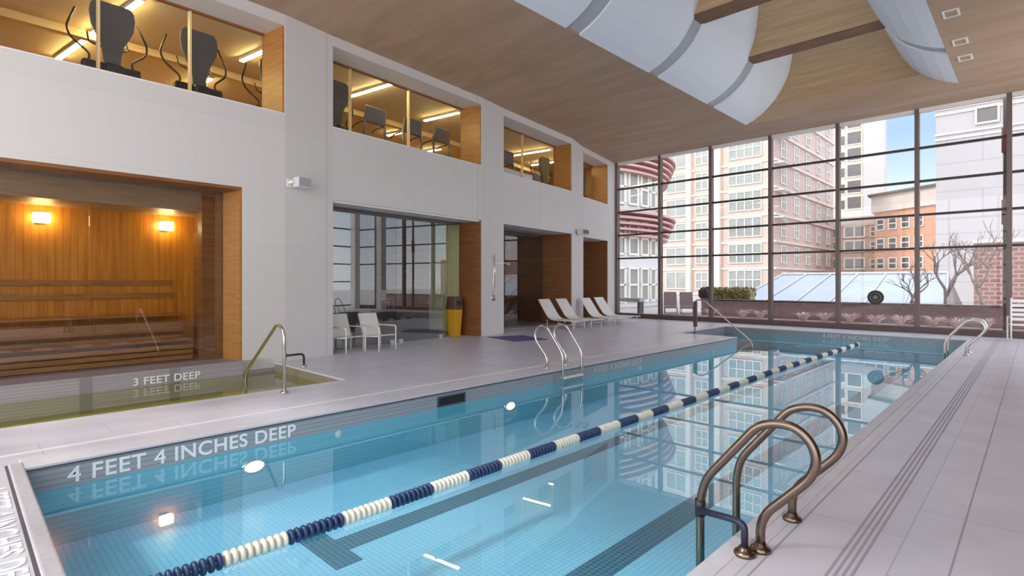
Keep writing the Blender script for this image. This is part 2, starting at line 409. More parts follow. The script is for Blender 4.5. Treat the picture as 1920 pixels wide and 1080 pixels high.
# light joint along the left side, drain grating along the right side
mb = MB(); mb.box(-7.03, -3.3, 0.0, -6.98, NY0 - .1, 0.004); struct(mb.build('trim_1', 'joint_light'))
mb = MB()
for k in range(4): mb.box(-.86 + .035 * k, -2.5, 0.0, -.847 + .035 * k, 20.8, 0.003)
struct(mb.build('trim_2', 'groove'))
mb = MB(); mb.box(-1.17, -2.5, 0.0, -1.162, 20.8, 0.003); struct(mb.build('trim_3', 'groove'))
mb = MB(); mb.box(-.36, -2.5, 0.0, -.352, 20.8, 0.003); struct(mb.build('trim_4', 'groove'))

# ------------------------------------------------------------------ setting: left wall with its openings
UP = (5.12, 6.97); LO = 3.50; TH = 0.70
mb = MB()
op_hi = [(-2.6, 4.82), (5.99, 11.1), (12.3, 16.7), (18.1, 20.76)]
op_lo = [(-2.6, 3.97), (5.99, 11.1), (12.3, 16.7), (18.1, 20.76)]
wslab(mb, -3.4, YG, 0, TH, UP[1], ZC)
wslab(mb, -3.4, YG, 0, TH, LO, UP[0])
def piers(ops, z0, z1, d):
    edge = -3.4
    for a, b in ops + [(YG, None)]:
        wslab(mb, edge, a, 0, d, z0, z1); edge = b
piers(op_hi, UP[0], UP[1], TH)
piers([op_lo[0], op_lo[1]] + [(11.1001, 11.1002)], -0.3, LO, TH) if False else None
edge = -3.4
for (a, b), d in zip(op_lo + [(YG, None)], (TH, TH, TH, 1.25, 1.25)):
    wslab(mb, edge, a, 0, d, -0.3 if edge != 3.97 else -0.1, LO); edge = b
wall_left = struct(mb.build('wall_left', 'white_wall'))
# sills, white edging and wood-lined reveals
trim_n = [4]
def trim(mb_, mat, **k):
    trim_n[0] += 1; return struct(mb_.build('trim_%d' % trim_n[0], mat, **k))
for (a, b) in op_hi:
    m = MB(); wslab(m, a, b, -0.02, TH, UP[0], UP[0] + 0.03); trim(m, 'pale_frame')
    m = MB(); wslab(m, b - 0.04, b, 0.03, 0.80, UP[0] + .03, UP[1]); trim(m, 'reveal_wood')
for (a, b), d, mat in zip(op_lo, (.66, .85, 1.35, 1.3), ('reveal_wood', 'brown_wood', 'brown_wood', 'brown_wood')):
    m = MB(); wslab(m, b - 0.05, b, 0.02, d, 0.0 if a > 0 else -.08, LO); trim(m, mat)
m = MB(); wslab(m, -2.6, 3.92, 0.0, .62, LO - .06, LO); trim(m, 'brown_wood')
m = MB(); wslab(m, 5.99, 11.05, 0.05, .62, LO - .05, LO); trim(m, 'pale_frame')

# glass in the openings: frame posts and panes
win_n = [0]
def window(parts, label=None):
    win_n[0] += 1
    r = bpy.data.objects.new('window_%d' % win_n[0], None); C.objects.link(r); struct(r)
    for nm, mbx, mat in parts: mbx.build(nm, mat, r)
    return r
for (a, b), posts in zip(op_hi, ((-.9, .5, 1.9, 3.35), (7.0, 8.9), (14.4,), ())):
    parts = []; cuts = [a] + [p for p in posts] + [b - .05]
    for c0, c1 in zip(cuts, cuts[1:]):
        m = MB(); wslab(m, c0 + .012, c1 - .012, .715, .727, UP[0] + .03, UP[1]); parts.append(('pane', m, 'gym_pane'))
    for p in posts:
        m = MB(); wslab(m, p - .018, p + .018, .70, .78, UP[0] + .03, UP[1]); parts.append(('post', m, 'cove'))
    m = MB(); wslab(m, a, b - .05, .69, .76, UP[1] - .04, UP[1]); parts.append(('frame', m, 'brown_wood'))
    window(parts)
lo_glass = [(-2.6, 3.90, .66, .10, (-1.0, .35, 1.75, 3.05)), (6.0, 10.35, .72, 0.02, (8.45,)), (12.32, 16.6, 1.28, 0.02, (14.5,)), (18.12, 20.68, 1.25, 0.02, ())]
for a, b, d, z0, posts in lo_glass:
    parts = []; cuts = [a] + list(posts) + [b]
    for c0, c1 in zip(cuts, cuts[1:]):
        m = MB(); wslab(m, c0 + .004, c1 - .004, d, d + .012, z0, LO - .06); parts.append(('pane', m, 'left_pane' if a < 0 else 'lobby_pane'))
    m = MB(); wslab(m, a, b, d - .015, d + .03, LO - .09, LO - .05); parts.append(('rail', m, 'mullion'))
    if a > 5 and a < 7:
        for sc in (8.3, 8.6, 10.1):
            m = MB(); wslab(m, sc - .06, sc + .06, d - .03, d + .04, 0.0, .09); parts.append(('clamp', m, 'chrome'))
    window(parts)

# ------------------------------------------------------------------ setting: ceiling with its long light well
WX0, WX1, WY0, WY1 = -7.42, -1.58, -2.8, 19.6
mb = MB()
mb.box(-22, -3.6, ZC, WX0, 22.1, ZC + .3); mb.box(WX1, -3.6, ZC, XR + .3, 22.1, ZC + .3)
mb.box(WX0, WY1, ZC, WX1, 22.1, ZC + .3); mb.box(WX0, -3.6, ZC, WX1, WY0, ZC + .3)
struct(mb.build('ceiling', 'ceiling_brown'))
mb = MB()                                                 # far end of the well: a lip, then the wall of the shaft
lip = [(WX0, 19.6, ZC + .002), (WX1, 19.6, ZC + .002), (WX1, 19.85, ZC + .302), (WX0, 19.85, ZC + .302)]
mb.mi = 1; mb.hexa(lip, [(WX0, 19.46, 7.62), (WX1, 19.46, 7.62), (WX1, 19.85, 7.62), (WX0, 19.85, 7.62)]); mb.mi = 0
mb.hexa([(WX0, 19.46, 7.62), (WX1, 19.46, 7.62), (WX1, 19.85, 7.62), (WX0, 19.85, 7.62)], [(WX0, 19.62, 10.9), (WX1, 19.62, 10.9), (WX1, 19.85, 10.9), (WX0, 19.85, 10.9)])
mb.box(WX0, WY0 - .3, ZC + .3, WX1, WY0, 10.9)
struct(mb.build('wall_shaft', ['beam_wood', 'ceiling_brown']))
mb = MB(); mb.box(-8.2, -3.2, 10.9, -.8, 20, 10.93); struct(mb.build('window_skylight', 'frosted'))
beam_y = [16.66, 13.12, 9.6, 6.1, 2.6]
prof = [(0, 7.2), (.28, 7.30), (.55, 7.44), (.84, 7.65), (1.02, 7.84), (1.16, 8.05), (1.28, 8.25), (1.37, 8.45), (1.47, 8.75), (1.53, 9.1), (1.58, 9.6), (1.6, 10.9)]
def curved_panel(name, side, y0, y1, mat, off, label, group):
    m = MB(); bx = WX0 if side < 0 else WX1
    pts = [(bx - side * (dx - .02) if False else bx - side * dx, z) for dx, z in prof]
    fr, bk = [], []
    for i, (x, z) in enumerate(pts):
        a = pts[max(0, i - 1)]; b = pts[min(len(pts) - 1, i + 1)]
        tx, tz = b[0] - a[0], b[1] - a[1]; L = math.hypot(tx, tz); n = (tz / L * side, -tx / L * side)   # outwards, behind the panel
        nx, nz = (side * abs(tz / L), abs(tx / L))
        fr.append((x + nx * off, z + nz * off)); bk.append((x + nx * (off + .05), z + nz * (off + .05)))
    loop = fr + bk[::-1]
    A = m.verts([(x, y0, z) for x, z in loop]); B = m.verts([(x, y1, z) for x, z in loop]); n = len(loop)
    for i in range(n): j = (i + 1) % n; m.face([A[i], A[j], B[j], B[i]])
    k = len(fr)
    for V in (A, B):
        for i in range(k - 1): m.face([V[i], V[i + 1], V[n - 2 - i], V[n - 1 - i]])
    o = m.build(name, mat, smooth=False); return tag(o, label, 'ceiling panel', group)
edges = [19.3] + [y for b in beam_y for y in (b + .24, b - .24)] + [WY0]
nth = ['bay nearest the far glass', 'second bay from the far glass', 'third bay from the far glass', 'fourth bay from the far glass', 'fifth bay from the far glass', 'last bay over the near end']
for side, sn in ((-1, 'left wall'), (1, 'right side')):
    for k in range(0, len(edges), 2):
        y1, y0 = edges[k], edges[k + 1]
        if k == 0: y1 = 19.6
        if (side > 0 and k > 4) or k > 6: grp = None
        curved_panel('ceiling_panel', side, y0 + .005, y1 - .005, 'panel_white', 0.0, 'white curved light-well panel on the %s flank, %s' % ('pool-left' if side < 0 else 'pool-right', nth[k // 2]), 'white curved panels of the ceiling light well')
    for i, b in enumerate(beam_y):
        curved_panel('ceiling_panel_strip', side, b - .27, b + .27, 'panel_gray', .055, 'grey recessed strip between curved panels at the %s end of the %s beam' % ('pool-left' if side < 0 else 'pool-right', ('first', 'second', 'third', 'fourth', 'fifth')[i]), 'grey strips of the ceiling light well')
for i, b in enumerate(beam_y):
    o = MB().hexa([(-6.22, b - .31, 8.28), (-2.78, b - .31, 8.28), (-2.78, b + .31, 8.28), (-6.22, b + .31, 8.28)], [(-5.82, b - .31, 10.6), (-3.18, b - .31, 10.6), (-3.18, b + .31, 10.6), (-5.82, b + .31, 10.6)]).build('ceiling_beam', 'beam_wood', bevel=.01)
    tag(o, 'deep tan wooden beam across the ceiling light well, %s from the far glass' % ('first', 'second', 'third', 'fourth', 'fifth')[i], 'beam', 'wooden beams of the ceiling light well')
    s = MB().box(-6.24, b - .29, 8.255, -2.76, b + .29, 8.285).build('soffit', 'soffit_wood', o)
for k, (y, nm) in enumerate(((14.36, 'nearest to the camera'), (16.2, 'in the middle of the row'), (17.45, 'nearest to the far glass'))):
    t = thing('recessed_downlight', 'small square recessed ceiling light with pale rim, %s' % nm, 'light', (-1.28, y, ZC), 0, 'square lights in the ceiling strip')
    m = MB()
    for x0, y0, x1, y1 in ((-.14, -.2, .14, -.16), (-.14, .16, .14, .2), (-.14, -.16, -.10, .16), (.10, -.16, .14, .16)): m.box(x0, y0, -.02, x1, y1, 0)
    m.build('rim', 'white_paint', t); MB().box(-.10, -.16, -.008, .10, .16, 0.0).build('lens', 'beam_wood', t)
m = MB(); m.box(-14.6, 21.62, ZC - .10, XR, 21.86, ZC); trim(m, 'pale_frame')

# ------------------------------------------------------------------ setting: far glass wall; unseen right and back glazing added for daylight
mull = [-14.15, -11.93, -9.63, -7.30, -5.04, -2.79, -.59, 1.65]
tran = [2.72, 3.80, 4.88, 5.95]
r = bpy.data.objects.new('window_far', None); C.objects.link(r); struct(r)
for x in mull: MB().box(x - .06, YG - .10, .18, x + .06, YG + .14, ZC).build('mullion', 'mullion', r, bevel=.008)
for z in tran:
    for a, b in zip(mull, mull[1:] + [XR]): MB().box(a + .06, YG - .04, z - .035, b - .06, YG + .08, z + .035).build('transom', 'transom', r)
zs = [.2] + tran + [ZC]
for a, b in zip(mull, mull[1:] + [XR]):
    for z0, z1 in zip(zs, zs[1:]): MB().box(a + .06, YG + .02, z0, b - .06, YG + .032, z1).build('pane', 'tinted_pane', r)
MB().box(mull[0], YG - .18, 0, XR, YG + .2, .2).build('curb', 'curb', r, bevel=.01)
m = MB(); wx, wy = wp(YG, 0); m.box(-14.4, YG - .12, 0, -14.21, YG + .14, ZC); trim(m, 'pale_frame')
MB().box(XR, 1.0, -.6, XR + .3, 14.0, ZC).build('wall_right', 'brown_wood')['kind'] = 'structure'
for nm, y0, y1 in (('window_right', -3.4, 1.0), ('window_added_terrace', 14.0, YG)):  # unseen side windows, added to bring daylight into the room
    r = bpy.data.objects.new(nm, None); C.objects.link(r); struct(r); n = round((y1 - y0) / 2.4)
    for i in range(n + 1):
        y = y0 + .1 + (y1 - y0 - .2) * i / n; MB().box(XR, y - .06, 0, XR + .2, y + .06, ZC).build('mullion', 'mullion', r)
    for z in [.2, 1.64] + tran: MB().box(XR + .04, y0, z - .035, XR + .16, y1, z + .035).build('transom', 'transom', r)
    MB().box(XR + .09, y0, .0, XR + .102, y1, ZC).build('pane', 'pane', r)
r = bpy.data.objects.new('window_added_back', None); C.objects.link(r); struct(r)  # unseen back glazing, added so daylight falls in from behind the camera
for i in range(9):
    x = -16.8 + (XR + 16.8) * i / 8; MB().box(x - .06, -3.6, 0, x + .06, -3.4, ZC).build('mullion', 'mullion', r)
for z in [.2, 1.64] + tran: MB().box(-17.4, -3.56, z - .035, XR, -3.44, z + .035).build('transom', 'transom', r)
MB().box(-17.4, -3.506, 0, XR, -3.494, ZC).build('pane', 'pane', r)
for x in (-.15, 2.05): MB().box(x + 1.0 - .2, YG - .6, 0, x + 1.0 + .2, YG - .2, ZC).build('column', 'white_paint')['kind'] = 'structure'

# ------------------------------------------------------------------ rooms behind the left wall
m = MB(); wslab(m, -3.4, YG, TH, 6.7, 4.75, 5.0); struct(m.build('floor_gym', 'gym_floor'))
m = MB(); wslab(m, -3.4, YG, TH, 6.7, 7.12, 7.19); struct(m.build('ceiling_gym', 'gym_ceiling'))
m = MB(); wslab(m, -3.4, YG, 6.6, 6.7, 5.0, 7.12); struct(m.build('wall_gym', 'gym_wall'))
m = MB(); wslab(m, -3.4, YG, 3.52, 3.7, 6.86, 6.95); wslab(m, -3.4, YG, 3.6, 3.7, 6.98, 7.05); trim(m, 'cove')
m = MB(); wslab(m, -3.5, -3.4, .7, 6.7, 4.75, 7.12); wslab(m, YG, YG + .1, 0, 6.7, -.3, 7.2); struct(m.build('wall_end', 'brown_wood'))
gym_lights = [(2.72, 1.25, 6.0), (5.35, 1.7, 2.7), (5.5, 4.5, 6.0), (8.5, .95, 2.9), (11.45, 1.2, 2.7), (12.0, 4.3, 5.1), (14.6, 4.9, 5.9), (17.2, 1.2, 3.3), (19.2, 1.5, 3.2)]  # first strip's deep end and the third strip stand in for mirror reflections
words_ = ['running over the two big machines of the first upper window', 'short beside the wood reveal of the first upper window', 'low at the back of the first upper window, standing in for a mirror reflection', 'left of the middle at the top of the second upper window', 'at the upper right of the second upper window', 'low at the back behind the tall post of the second upper window', 'low at the back right of the second upper window', 'across the third upper window, the higher of two', 'across the third upper window, the lower of two']
for (s, d0, d1), wd in zip(gym_lights, words_):
    t = thing('linear_light', 'thin glowing light %s' % wd, 'light', (0, 0, 0), 0, 'linear lights of the upstairs gym')
    m = MB(); wslab(m, s - .05, s + .05, d0, d1, 7.03, 7.05); m.build('tube', 'tube_light', t)
    m = MB(); wslab(m, s - .06, s + .06, d0 - .02, d1 + .02, 7.05, 7.12); m.build('housing', 'white_paint', t)
# sauna behind the first opening
m = MB(); wslab(m, -3.0, 4.6, 1.9, 2.0, 0.0, 3.03); struct(m.build('wall_sauna', 'sauna_wood'))
m = MB(); wslab(m, -3.0, 4.6, .72, 2.0, 3.03, 3.5); struct(m.build('ceiling_sauna', 'bulkhead_mirror_tone'))
m = MB(); wslab(m, -3.0, 4.6, .0, 2.0, -.9, .10); struct(m.build('floor_ledge', 'tub_tile'))
m = MB(); wslab(m, 3.92, 4.0, .70, 2.0, .1, 3.03); wslab(m, -3.0, -2.9, .7, 2.0, .1, 3.03); struct(m.build('wall_sauna_end', 'brown_wood'))
m = MB(); wslab(m, 3.55, 3.92, .70, .86, .1, LO - .06); trim(m, 'brown_wood')
for nm, s, tx in (('a', 1.40, 'left'), ('b', 3.36, 'right')):
    x, y = wp(s, 1.86)
    t = thing('sauna_lamp', 'square glowing sauna wall lamp near the %s' % ('wood-lined edge of the glass' if tx == 'right' else 'left border of the photo'), 'lamp', (x, y, 2.80), R(8.5), 'wall lamps in the sauna')
    MB().box(-.02, -.08, -.10, .015, .08, .10).build('back_plate', 'brown_wood', t); MB().box(.015, -.12, -.09, .15, .12, .09).build('shade', 'sauna_lamp', t, bevel=.02)
for (d0, d1, z0, nm, lb) in ((1.35, 1.9, 1.0, 'sauna_bench', 'upper slatted wooden sauna bench along the back wall'), (.95, 1.4, .52, 'sauna_bench', 'lower slatted wooden sauna bench in front of the upper one')):
    t = thing(nm, lb, 'bench', (0, 0, 0), 0, 'sauna benches')
    m = MB(); n = 5; wdt = (d1 - d0) / n
    for k in range(n): wslab(m, -2.8, 3.5, d0 + k * wdt, d0 + k * wdt + wdt * .8, z0 - .035, z0)
    m.build('seat', 'bench_wood', t)
    m = MB()
    for k in range(3): wslab(m, -2.8, 3.5, d0 + .02, d0 + .05, .12 + k * (z0 - .2) / 3, .12 + k * (z0 - .2) / 3 + (z0 - .2) / 3 * .72)
    m.build('front_panel', 'bench_wood', t)
m = MB()
for k in range(2): wslab(m, -2.8, 3.5, 1.84, 1.88, 1.32 + .26 * k, 1.42 + .26 * k)
tag(m.build('backrest_rail', 'bench_wood'), 'pair of dark wooden backrest rails on the sauna back wall', 'backrest')
# lobby behind the second, third and fourth openings
m = MB(); wslab(m, 4.7, YG, .7, 6.0, 0.0, 0.008); struct(m.build('floor_lobby', 'lobby_floor'))
m = MB(); wslab(m, 4.7, YG, TH, 6.0, LO, LO + .1); struct(m.build('ceiling_lobby', 'dark_room'))
m = MB(); wslab(m, 4.7, 11.6, 5.6, 5.7, 0, LO); struct(m.build('wall_lobby', 'dark_room'))
m = MB(); wslab(m, 11.7, 17.6, 2.9, 3.0, 0, LO); wslab(m, 17.6, YG, 2.4, 2.5, 0, LO); wslab(m, 11.6, 11.7, .85, 5.7, 0, LO); struct(m.build('wall_lounge', 'brown_wood'))
m = MB(); wslab(m, 17.5, 17.6, 1.25, 2.9, 0, LO); wslab(m, 4.6, 4.7, .7, 5.7, 0, LO); struct(m.build('wall_partition', 'brown_wood'))
m = MB()
cuts = 28
for k in range(cuts):
    d0 = .84 + k * 1.7 / cuts; wslab(m, 11.46 + .04 * (k % 2), 11.52 + .04 * (k % 2), d0, d0 + 1.7 / cuts, .03, LO - .02)
tag(m.build('curtain', 'curtain'), 'pale yellow-green curtain hanging behind the gap beside the glass', 'curtain')

# ------------------------------------------------------------------ swimming pool
pool = thing('swimming_pool', 'long rectangular indoor lap pool of pale blue mosaic with calm reflecting water', 'swimming pool', (0, 0, 0))
PZ = -0.76
MB().box(PX0, PY0, PZ - .2, PX1, PY1, PZ).build('basin_floor', 'pool_floor', pool)
MB().box(PX0 - .015, PY0, PZ, PX0, NY0, WZ).build('basin_wall', 'pool_wall_x', pool); MB().box(PX1, PY0, PZ, PX1 + .015, PY1, WZ).build('basin_wall', 'pool_wall_x', pool)
MB().box(PX0, PY0 - .015, PZ, PX1, PY0, WZ).build('basin_wall', 'pool_wall_y', pool); MB().box(NX, PY1, PZ, PX1, PY1 + .015, WZ).build('basin_wall', 'pool_wall_y', pool); MB().box(NX, NY0 - .015, PZ, PX0, NY0, WZ).build('basin_wall', 'pool_wall_y', pool)
band = MB().box(PX0 - .015, PY0, WZ, PX0 + .001, NY0, -.03).build('waterline_band', 'band_x', pool)
MB().box(PX1 - .001, PY0, WZ, PX1 + .015, PY1, -.03).build('waterline_band', 'band_x', pool); MB().box(NX - .015, NY0, PZ, NX, PY1, -.03).build('waterline_band', 'band_x', pool)
band_y = MB().box(NX, PY1 - .001, WZ, PX1, PY1 + .015, -.03).build('waterline_band', 'band_y', pool)
MB().box(PX0, PY0 - .015, WZ, PX1, PY0 + .001, -.03).build('waterline_band', 'band_y', pool); MB().box(NX, NY0 - .015, WZ, PX0, NY0 + .001, -.03).build('waterline_band', 'band_y', pool)
m = MB()                                                   # flush coping with a small nose
m.box(PX0 - .36, PY0 + .0, -.03, PX0 + .015, NY0 + .015, .006); m.box(PX1 - .015, PY0, -.03, PX1 + .10, PY1, .006)
m.box(NX, PY1 - .015, -.03, PX1, PY1 + .36, .006); m.box(NX - .02, NY0 - .1, -.03, PX0, NY0 + .015, .006); m.box(NX - .2, NY0, -.03, NX + .015, PY1 + .36, .006)
m.build('coping', 'coping', pool, bevel=.006)
m = MB(); m.box(PX0 - .2, PY0 - .085, -.2, PX1 + .1, PY0 + .02, .014); m.build('coping_lip', 'coping_lip', pool, bevel=.018, segs=3)
m = MB(); m.box(PX0 - .2, PY0 - .105, 0, PX1 + .1, PY0 - .085, .003); m.box(PX0 + .0155, PY0, -.034, PX0 + .0165, NY0, -.016); m.build('joint', 'joint_dark', pool)
m = MB(); m.box(PX0 + 1.72, PY0 + 2.05, PZ, PX0 + 1.98, PY1 - 1.6, PZ + .004); m.box(PX0 + 1.48, PY0 + 1.8, PZ, PX0 + 2.22, PY0 + 2.05, PZ + .004); m.build('lane_marking', 'lane_tile', pool)
m = MB(); m.box(-2.78, PY0 + 1.75, PZ, -2.50, PY1 - 1.6, PZ + .004); m.box(-3.03, PY0 + 1.5, PZ, -2.25, PY0 + 1.75, PZ + .004); m.build('lane_marking', 'lane_tile', pool)
m = MB()
for k in range(4): m.box(NX, NY0, -1.0, NX + .46 * (k + 1), PY1, -.28 - .13 * k) if False else m.box(NX + .46 * k, NY0, -1.0, NX + .46 * (k + 1), PY1, -.30 - .12 * k)
m.build('steps', 'band_x', pool)
m = MB(); v = m.verts([(NX, NY0, WZ), (PX0, NY0, WZ), (PX0, PY0, WZ), (PX1, PY0, WZ), (PX1, PY1, WZ), (PX0, PY1, WZ), (NX, PY1, WZ)])
m.face([v[1], v[2], v[3], v[4], v[5]]); m.face([v[0], v[1], v[5], v[6]])
o = m.build('water', 'water', pool)
if o.data.polygons[0].normal.z < 0: o.data.flip_normals()
txt = '4 FEET 4 INCHES DEEP'
def on_left(y, z): return Matrix.Translation((PX0 + .002, y, z)) @ Matrix.Rotation(R(90), 4, 'Z') @ Matrix.Rotation(R(90), 4, 'X')
text_mesh('lettering', txt, .205, 'letter', band, on_left(.74, -.205), .003, 1.06, .003)
text_mesh('lettering', txt, .175, 'letter_dim', band, on_left(9.0, -.20), .003, 1.06)
text_mesh('lettering', txt, .175, 'letter_dim', band_y, Matrix.Translation((-5.1, PY1 - .004, -.20)) @ Matrix.Rotation(R(90), 4, 'X'), .003, 1.06)
text_mesh('lettering', txt, .20, 'letter', pool, Matrix.Translation((-5.98, .165, .003)), .002, 1.06, .003)
text_mesh('lettering', txt, .205, 'letter', pool, Matrix.Translation((-1.20, .78, .009)) @ Matrix.Rotation(R(90), 4, 'Z'), .002, 1.0, .003)
for y, wd in ((2.39, 'nearest to the camera on the left side'), (6.56, 'on the left side beside the skimmer slot')):
    t = thing('pool_light', 'round warm underwater pool light %s' % wd, 'light', (PX0, y, -.45), 0, 'underwater lights of the lap pool'); t.scale = (1, 1.15, .66)
    mt = Matrix.Rotation(R(90), 4, 'Y')
    MB().lathe([(.115, 0), (.125, .02), (.105, .035), (.1, .035)], 24, mt).build('bezel', 'chrome', t, smooth=True)
    MB().lathe([(.1, .03), (.085, .04), (.03, .046)], 24, mt).build('lens', 'pool_lamp', t, smooth=True)
t = thing('skimmer_slot', 'dark rectangular skimmer opening in the grey tile band', 'skimmer', (PX0, 5.3, -.15))
MB().box(.0, -.25, -.06, .006, .25, .06).build('mouth', 'black', t)
m = MB(); m.box(0, -.275, .06, .014, .275, .078); m.box(0, -.275, -.078, .014, .275, -.06); m.box(0, -.275, -.06, .014, -.25, .06); m.box(0, .25, -.06, .014, .275, .06); m.build('frame', 'joint_dark', t)
for y, wd in ((3.44, 'left of the skimmer slot'), (10.77, 'just beyond the left ladder'), (14.6, 'near the stair handrail')):
    t = thing('pool_side_disc', 'small white round disc on the left pool side, %s' % wd, 'inlet', (PX0, y, -.30), 0, 'small white discs on the left pool side')  # small white disc with a short stub near the waterline
    mt = Matrix.Rotation(R(90), 4, 'Y'); MB().lathe([(.05, 0), (.05, .012), (.032, .018)], 16, mt).build('flange', 'white_plastic', t, smooth=True); MB().lathe([(.02, .014), (.02, .03), (.012, .032)], 12, mt).build('disc_stub', 'white_plastic', t, smooth=True)

# ------------------------------------------------------------------ lane rope: a cable strung with discs
rope = thing('lane_rope', 'floating lane divider of alternating navy and white discs along the pool', 'lane rope', (0, 0, 0))
rx = lambda y: -3.93 + (.012 * math.sin(y * .9)) + (.10 * max(0, (y - 14) / 5) ** 1.5)
ya, yb, pitch = .80, 18.7, .0485
MB().tube([(rx(y), y, WZ + .012) for y in [.42 + .4 * k for k in range(46)] + [18.8]], .006, 6).build('cable', 'steel', rope)
def disc_mb(mb_, c): mb_.lathe([(.018, -.017), (.048, -.015), (.056, -.006), (.056, .006), (.048, .015), (.018, .017)], 14, Matrix.Translation(c) @ Matrix.Rotation(R(90), 4, 'X'))
meshes = {}
for nm, mt in (('float_blue', 'float_blue'), ('float_white', 'float_white')):
    m = MB(); disc_mb(m, (0, 0, 0)); o = m.build('float', mt, smooth=True); meshes[nm] = o.data; bpy.data.objects.remove(o)
rest = MB(); n = int((yb - ya) / pitch); i = 0
for k in range(n):
    y = ya + pitch * k; blue = (int((y - .92 + 8.8) / .435) % 2 == 0); c = (rx(y), y, WZ + .018)
    if k < 100:
        o = bpy.data.objects.new('float', meshes['float_blue' if blue else 'float_white']); C.objects.link(o); o.parent = rope; o.location = c
        o['label'] = 'navy blue disc' if blue else 'cream white disc'
    else:
        rest.mi = 0 if blue else 1; disc_mb(rest, c)
o = rest.build('floats', ['float_blue', 'float_white'], rope, smooth=True); o['kind'] = 'stuff'
MB().lathe([(.02, -.05), (.055, -.03), (.06, .0), (.055, .03), (.02, .05)], 14, Matrix.Translation((rx(18.75), 18.75, WZ + .02)) @ Matrix.Rotation(R(90), 4, 'X')).build('end_float', 'float_white', rope, smooth=True)

# ------------------------------------------------------------------ hot tub
tub = thing('hot_tub', 'sunken hot tub of greenish water between sauna glass and lap pool', 'hot tub', (0, 0, 0))
MB().box(TX0, TY0, -.95, TX1, TY1, -.75).build('basin_floor', 'tub_floor', tub)
m = MB(); m.box(TX1, TY0, -.75, TX1 + .12, TY1, -.02); m.box(TX0 - .2, 3.9, -.75, TX0 + .05, TY1, -.1); m.build('basin_wall', 'tub_tile', tub)
m = MB(); m.box(TX0, TY1, -.75, TX1, TY1 + .12, -.02); m.box(TX0, TY0 - .12, -.75, TX1, TY0, -.02); m.build('basin_wall', 'tub_end', tub)
m = MB(); m.box(TX0, TY1 - .012, -.03, TX1 + .012, TY1 + .1, .006); m.box(TX1 - .012, TY0, -.03, TX1 + .1, TY1 + .1, .006); m.build('coping', 'coping', tub, bevel=.005)
m = MB(); m.box(TX0 + .05, TY0, -.75, TX0 + .5, TY1, -.5); m.build('seat_ledge', 'tub_floor', tub)
m = MB(); v = m.verts([(TX0, TY0, -.17), (TX1, TY0, -.17), (TX1, TY1, -.17), (TX0, TY1, -.17)]); m.face(v); o = m.build('water', 'tub_water', tub)
if o.data.polygons[0].normal.z < 0: o.data.flip_normals()
xx, yy = wp(2.15, -.004)
text_mesh('lettering', '3 FEET DEEP', .185, 'letter', tub, Matrix.Translation((xx + .01, yy, -.135)) @ Matrix.Rotation(R(92.3), 4, 'Z') @ Matrix.Rotation(R(90), 4, 'X'), .003, 1.06, .003)

# ------------------------------------------------------------------ rails and ladders
def flange(mb_, c): mb_.lathe([(.062, 0), (.062, .018), (.05, .03), (.034, .036), (.034, .05)], 20, Matrix.Translation(c)); return mb_
def ladder(label, x0, sgn, ys, mat, rad, treads, group):
    """a pool ladder of two looped rails; x0 is the deck flange, sgn points from the water to the deck"""
    t = thing('pool_ladder', label, 'ladder', (x0, (ys[0] + ys[1]) / 2, 0), 0, group)
    for y in ys:
        yy = y - (ys[0] + ys[1]) / 2
        p = [(-.385, -.70), (-.385, .20), (-.35, .35), (-.02, .76), (.09, .80), (.20, .795), (.285, .72), (.315, .62), (.28, .51), (.19, .41), (.04, .25), (0, .16), (0, .0)]
        pts = fillet([(sgn * a, yy, z) for a, z in p], .16, 5)
        r_ = MB().tube(pts, rad, 14).build('rail', mat, t, smooth=True)
        MB_f = flange(MB(), (0, yy, 0)).build('flange', mat, r_, smooth=True)
    for z in treads:
        m = MB(); h = abs(ys[1] - ys[0]) / 2
        m.box(-sgn * .385 - .05, -h, z - .015, -sgn * .385 + .05, h, z + .015); m.build('tread', 'white_plastic', t, bevel=.008)
    return t
lb = ladder('bronze-toned pool ladder with dark blue brace in the right foreground', -1.22, 1, (3.45, 4.05), 'bronze_steel', .0275, (-.42,), 'looped pool ladders')
m = MB().tube(fillet([(-.37, -.36, .16), (-.12, -.40, .185), (-.05, -.42, .18), (-.05, -.42, .03)], .07, 6), .021, 12); m.build('brace', 'navy', lb, smooth=True)
MB().tube([(-.385, -.30, .10), (-.385, -.30, .21)], .034, 14).build('brace_clamp', 'black', lb, smooth=True)
flange(MB(), (-.05, -.42, 0)).build('brace_flange', 'bronze_steel', lb, smooth=True)
ladder('steel pool ladder at the far right corner of the pool', -1.14, 1, (15.75, 16.35), 'steel', .024, (-.42,), 'looped pool ladders')
ladder('steel pool ladder with white steps on the left pool side', -6.70, -1, (7.88, 8.46), 'steel', .024, (-.14, -.32), 'looped pool ladders')
t = thing('tub_handrail', 'bent steel handrail rising over the pool-side edge of the hot tub', 'handrail', (-8.0, 3.42, 0))
MB().tube(fillet([(0, 0, 0), (0, 0, .9), (-.22, 0, 1.03), (-1.48, 0, .16), (-1.56, 0, -.6)], .14, 6), .024, 14).build('rail', 'steel', t, smooth=True)
flange(MB(), (0, 0, 0)).build('flange', 'steel', t, smooth=True)
MB().tube(fillet([(-1.95, .78, .27), (-1.32, .78 + .2, .34), (-1.16, 1.0, .30), (-1.16, 1.0, -.02)], .09, 6), .022, 12).build('brace', 'black', t, smooth=True) if False else None
t = thing('pipe_bracket', 'low black bent pipe standing on the deck at the far end of the hot tub', 'pipe', (-10.2, 4.74, 0))
MB().tube(fillet([(0, -.37, -.5), (0, -.37, .27)], .05, 4), .02, 12).build('pole', 'steel', t, smooth=True)
MB().tube(fillet([(0, -.37, .25), (0, 0, .255), (0, 0, 0)], .08, 6), .02, 12).build('pipe', 'black', t, smooth=True)
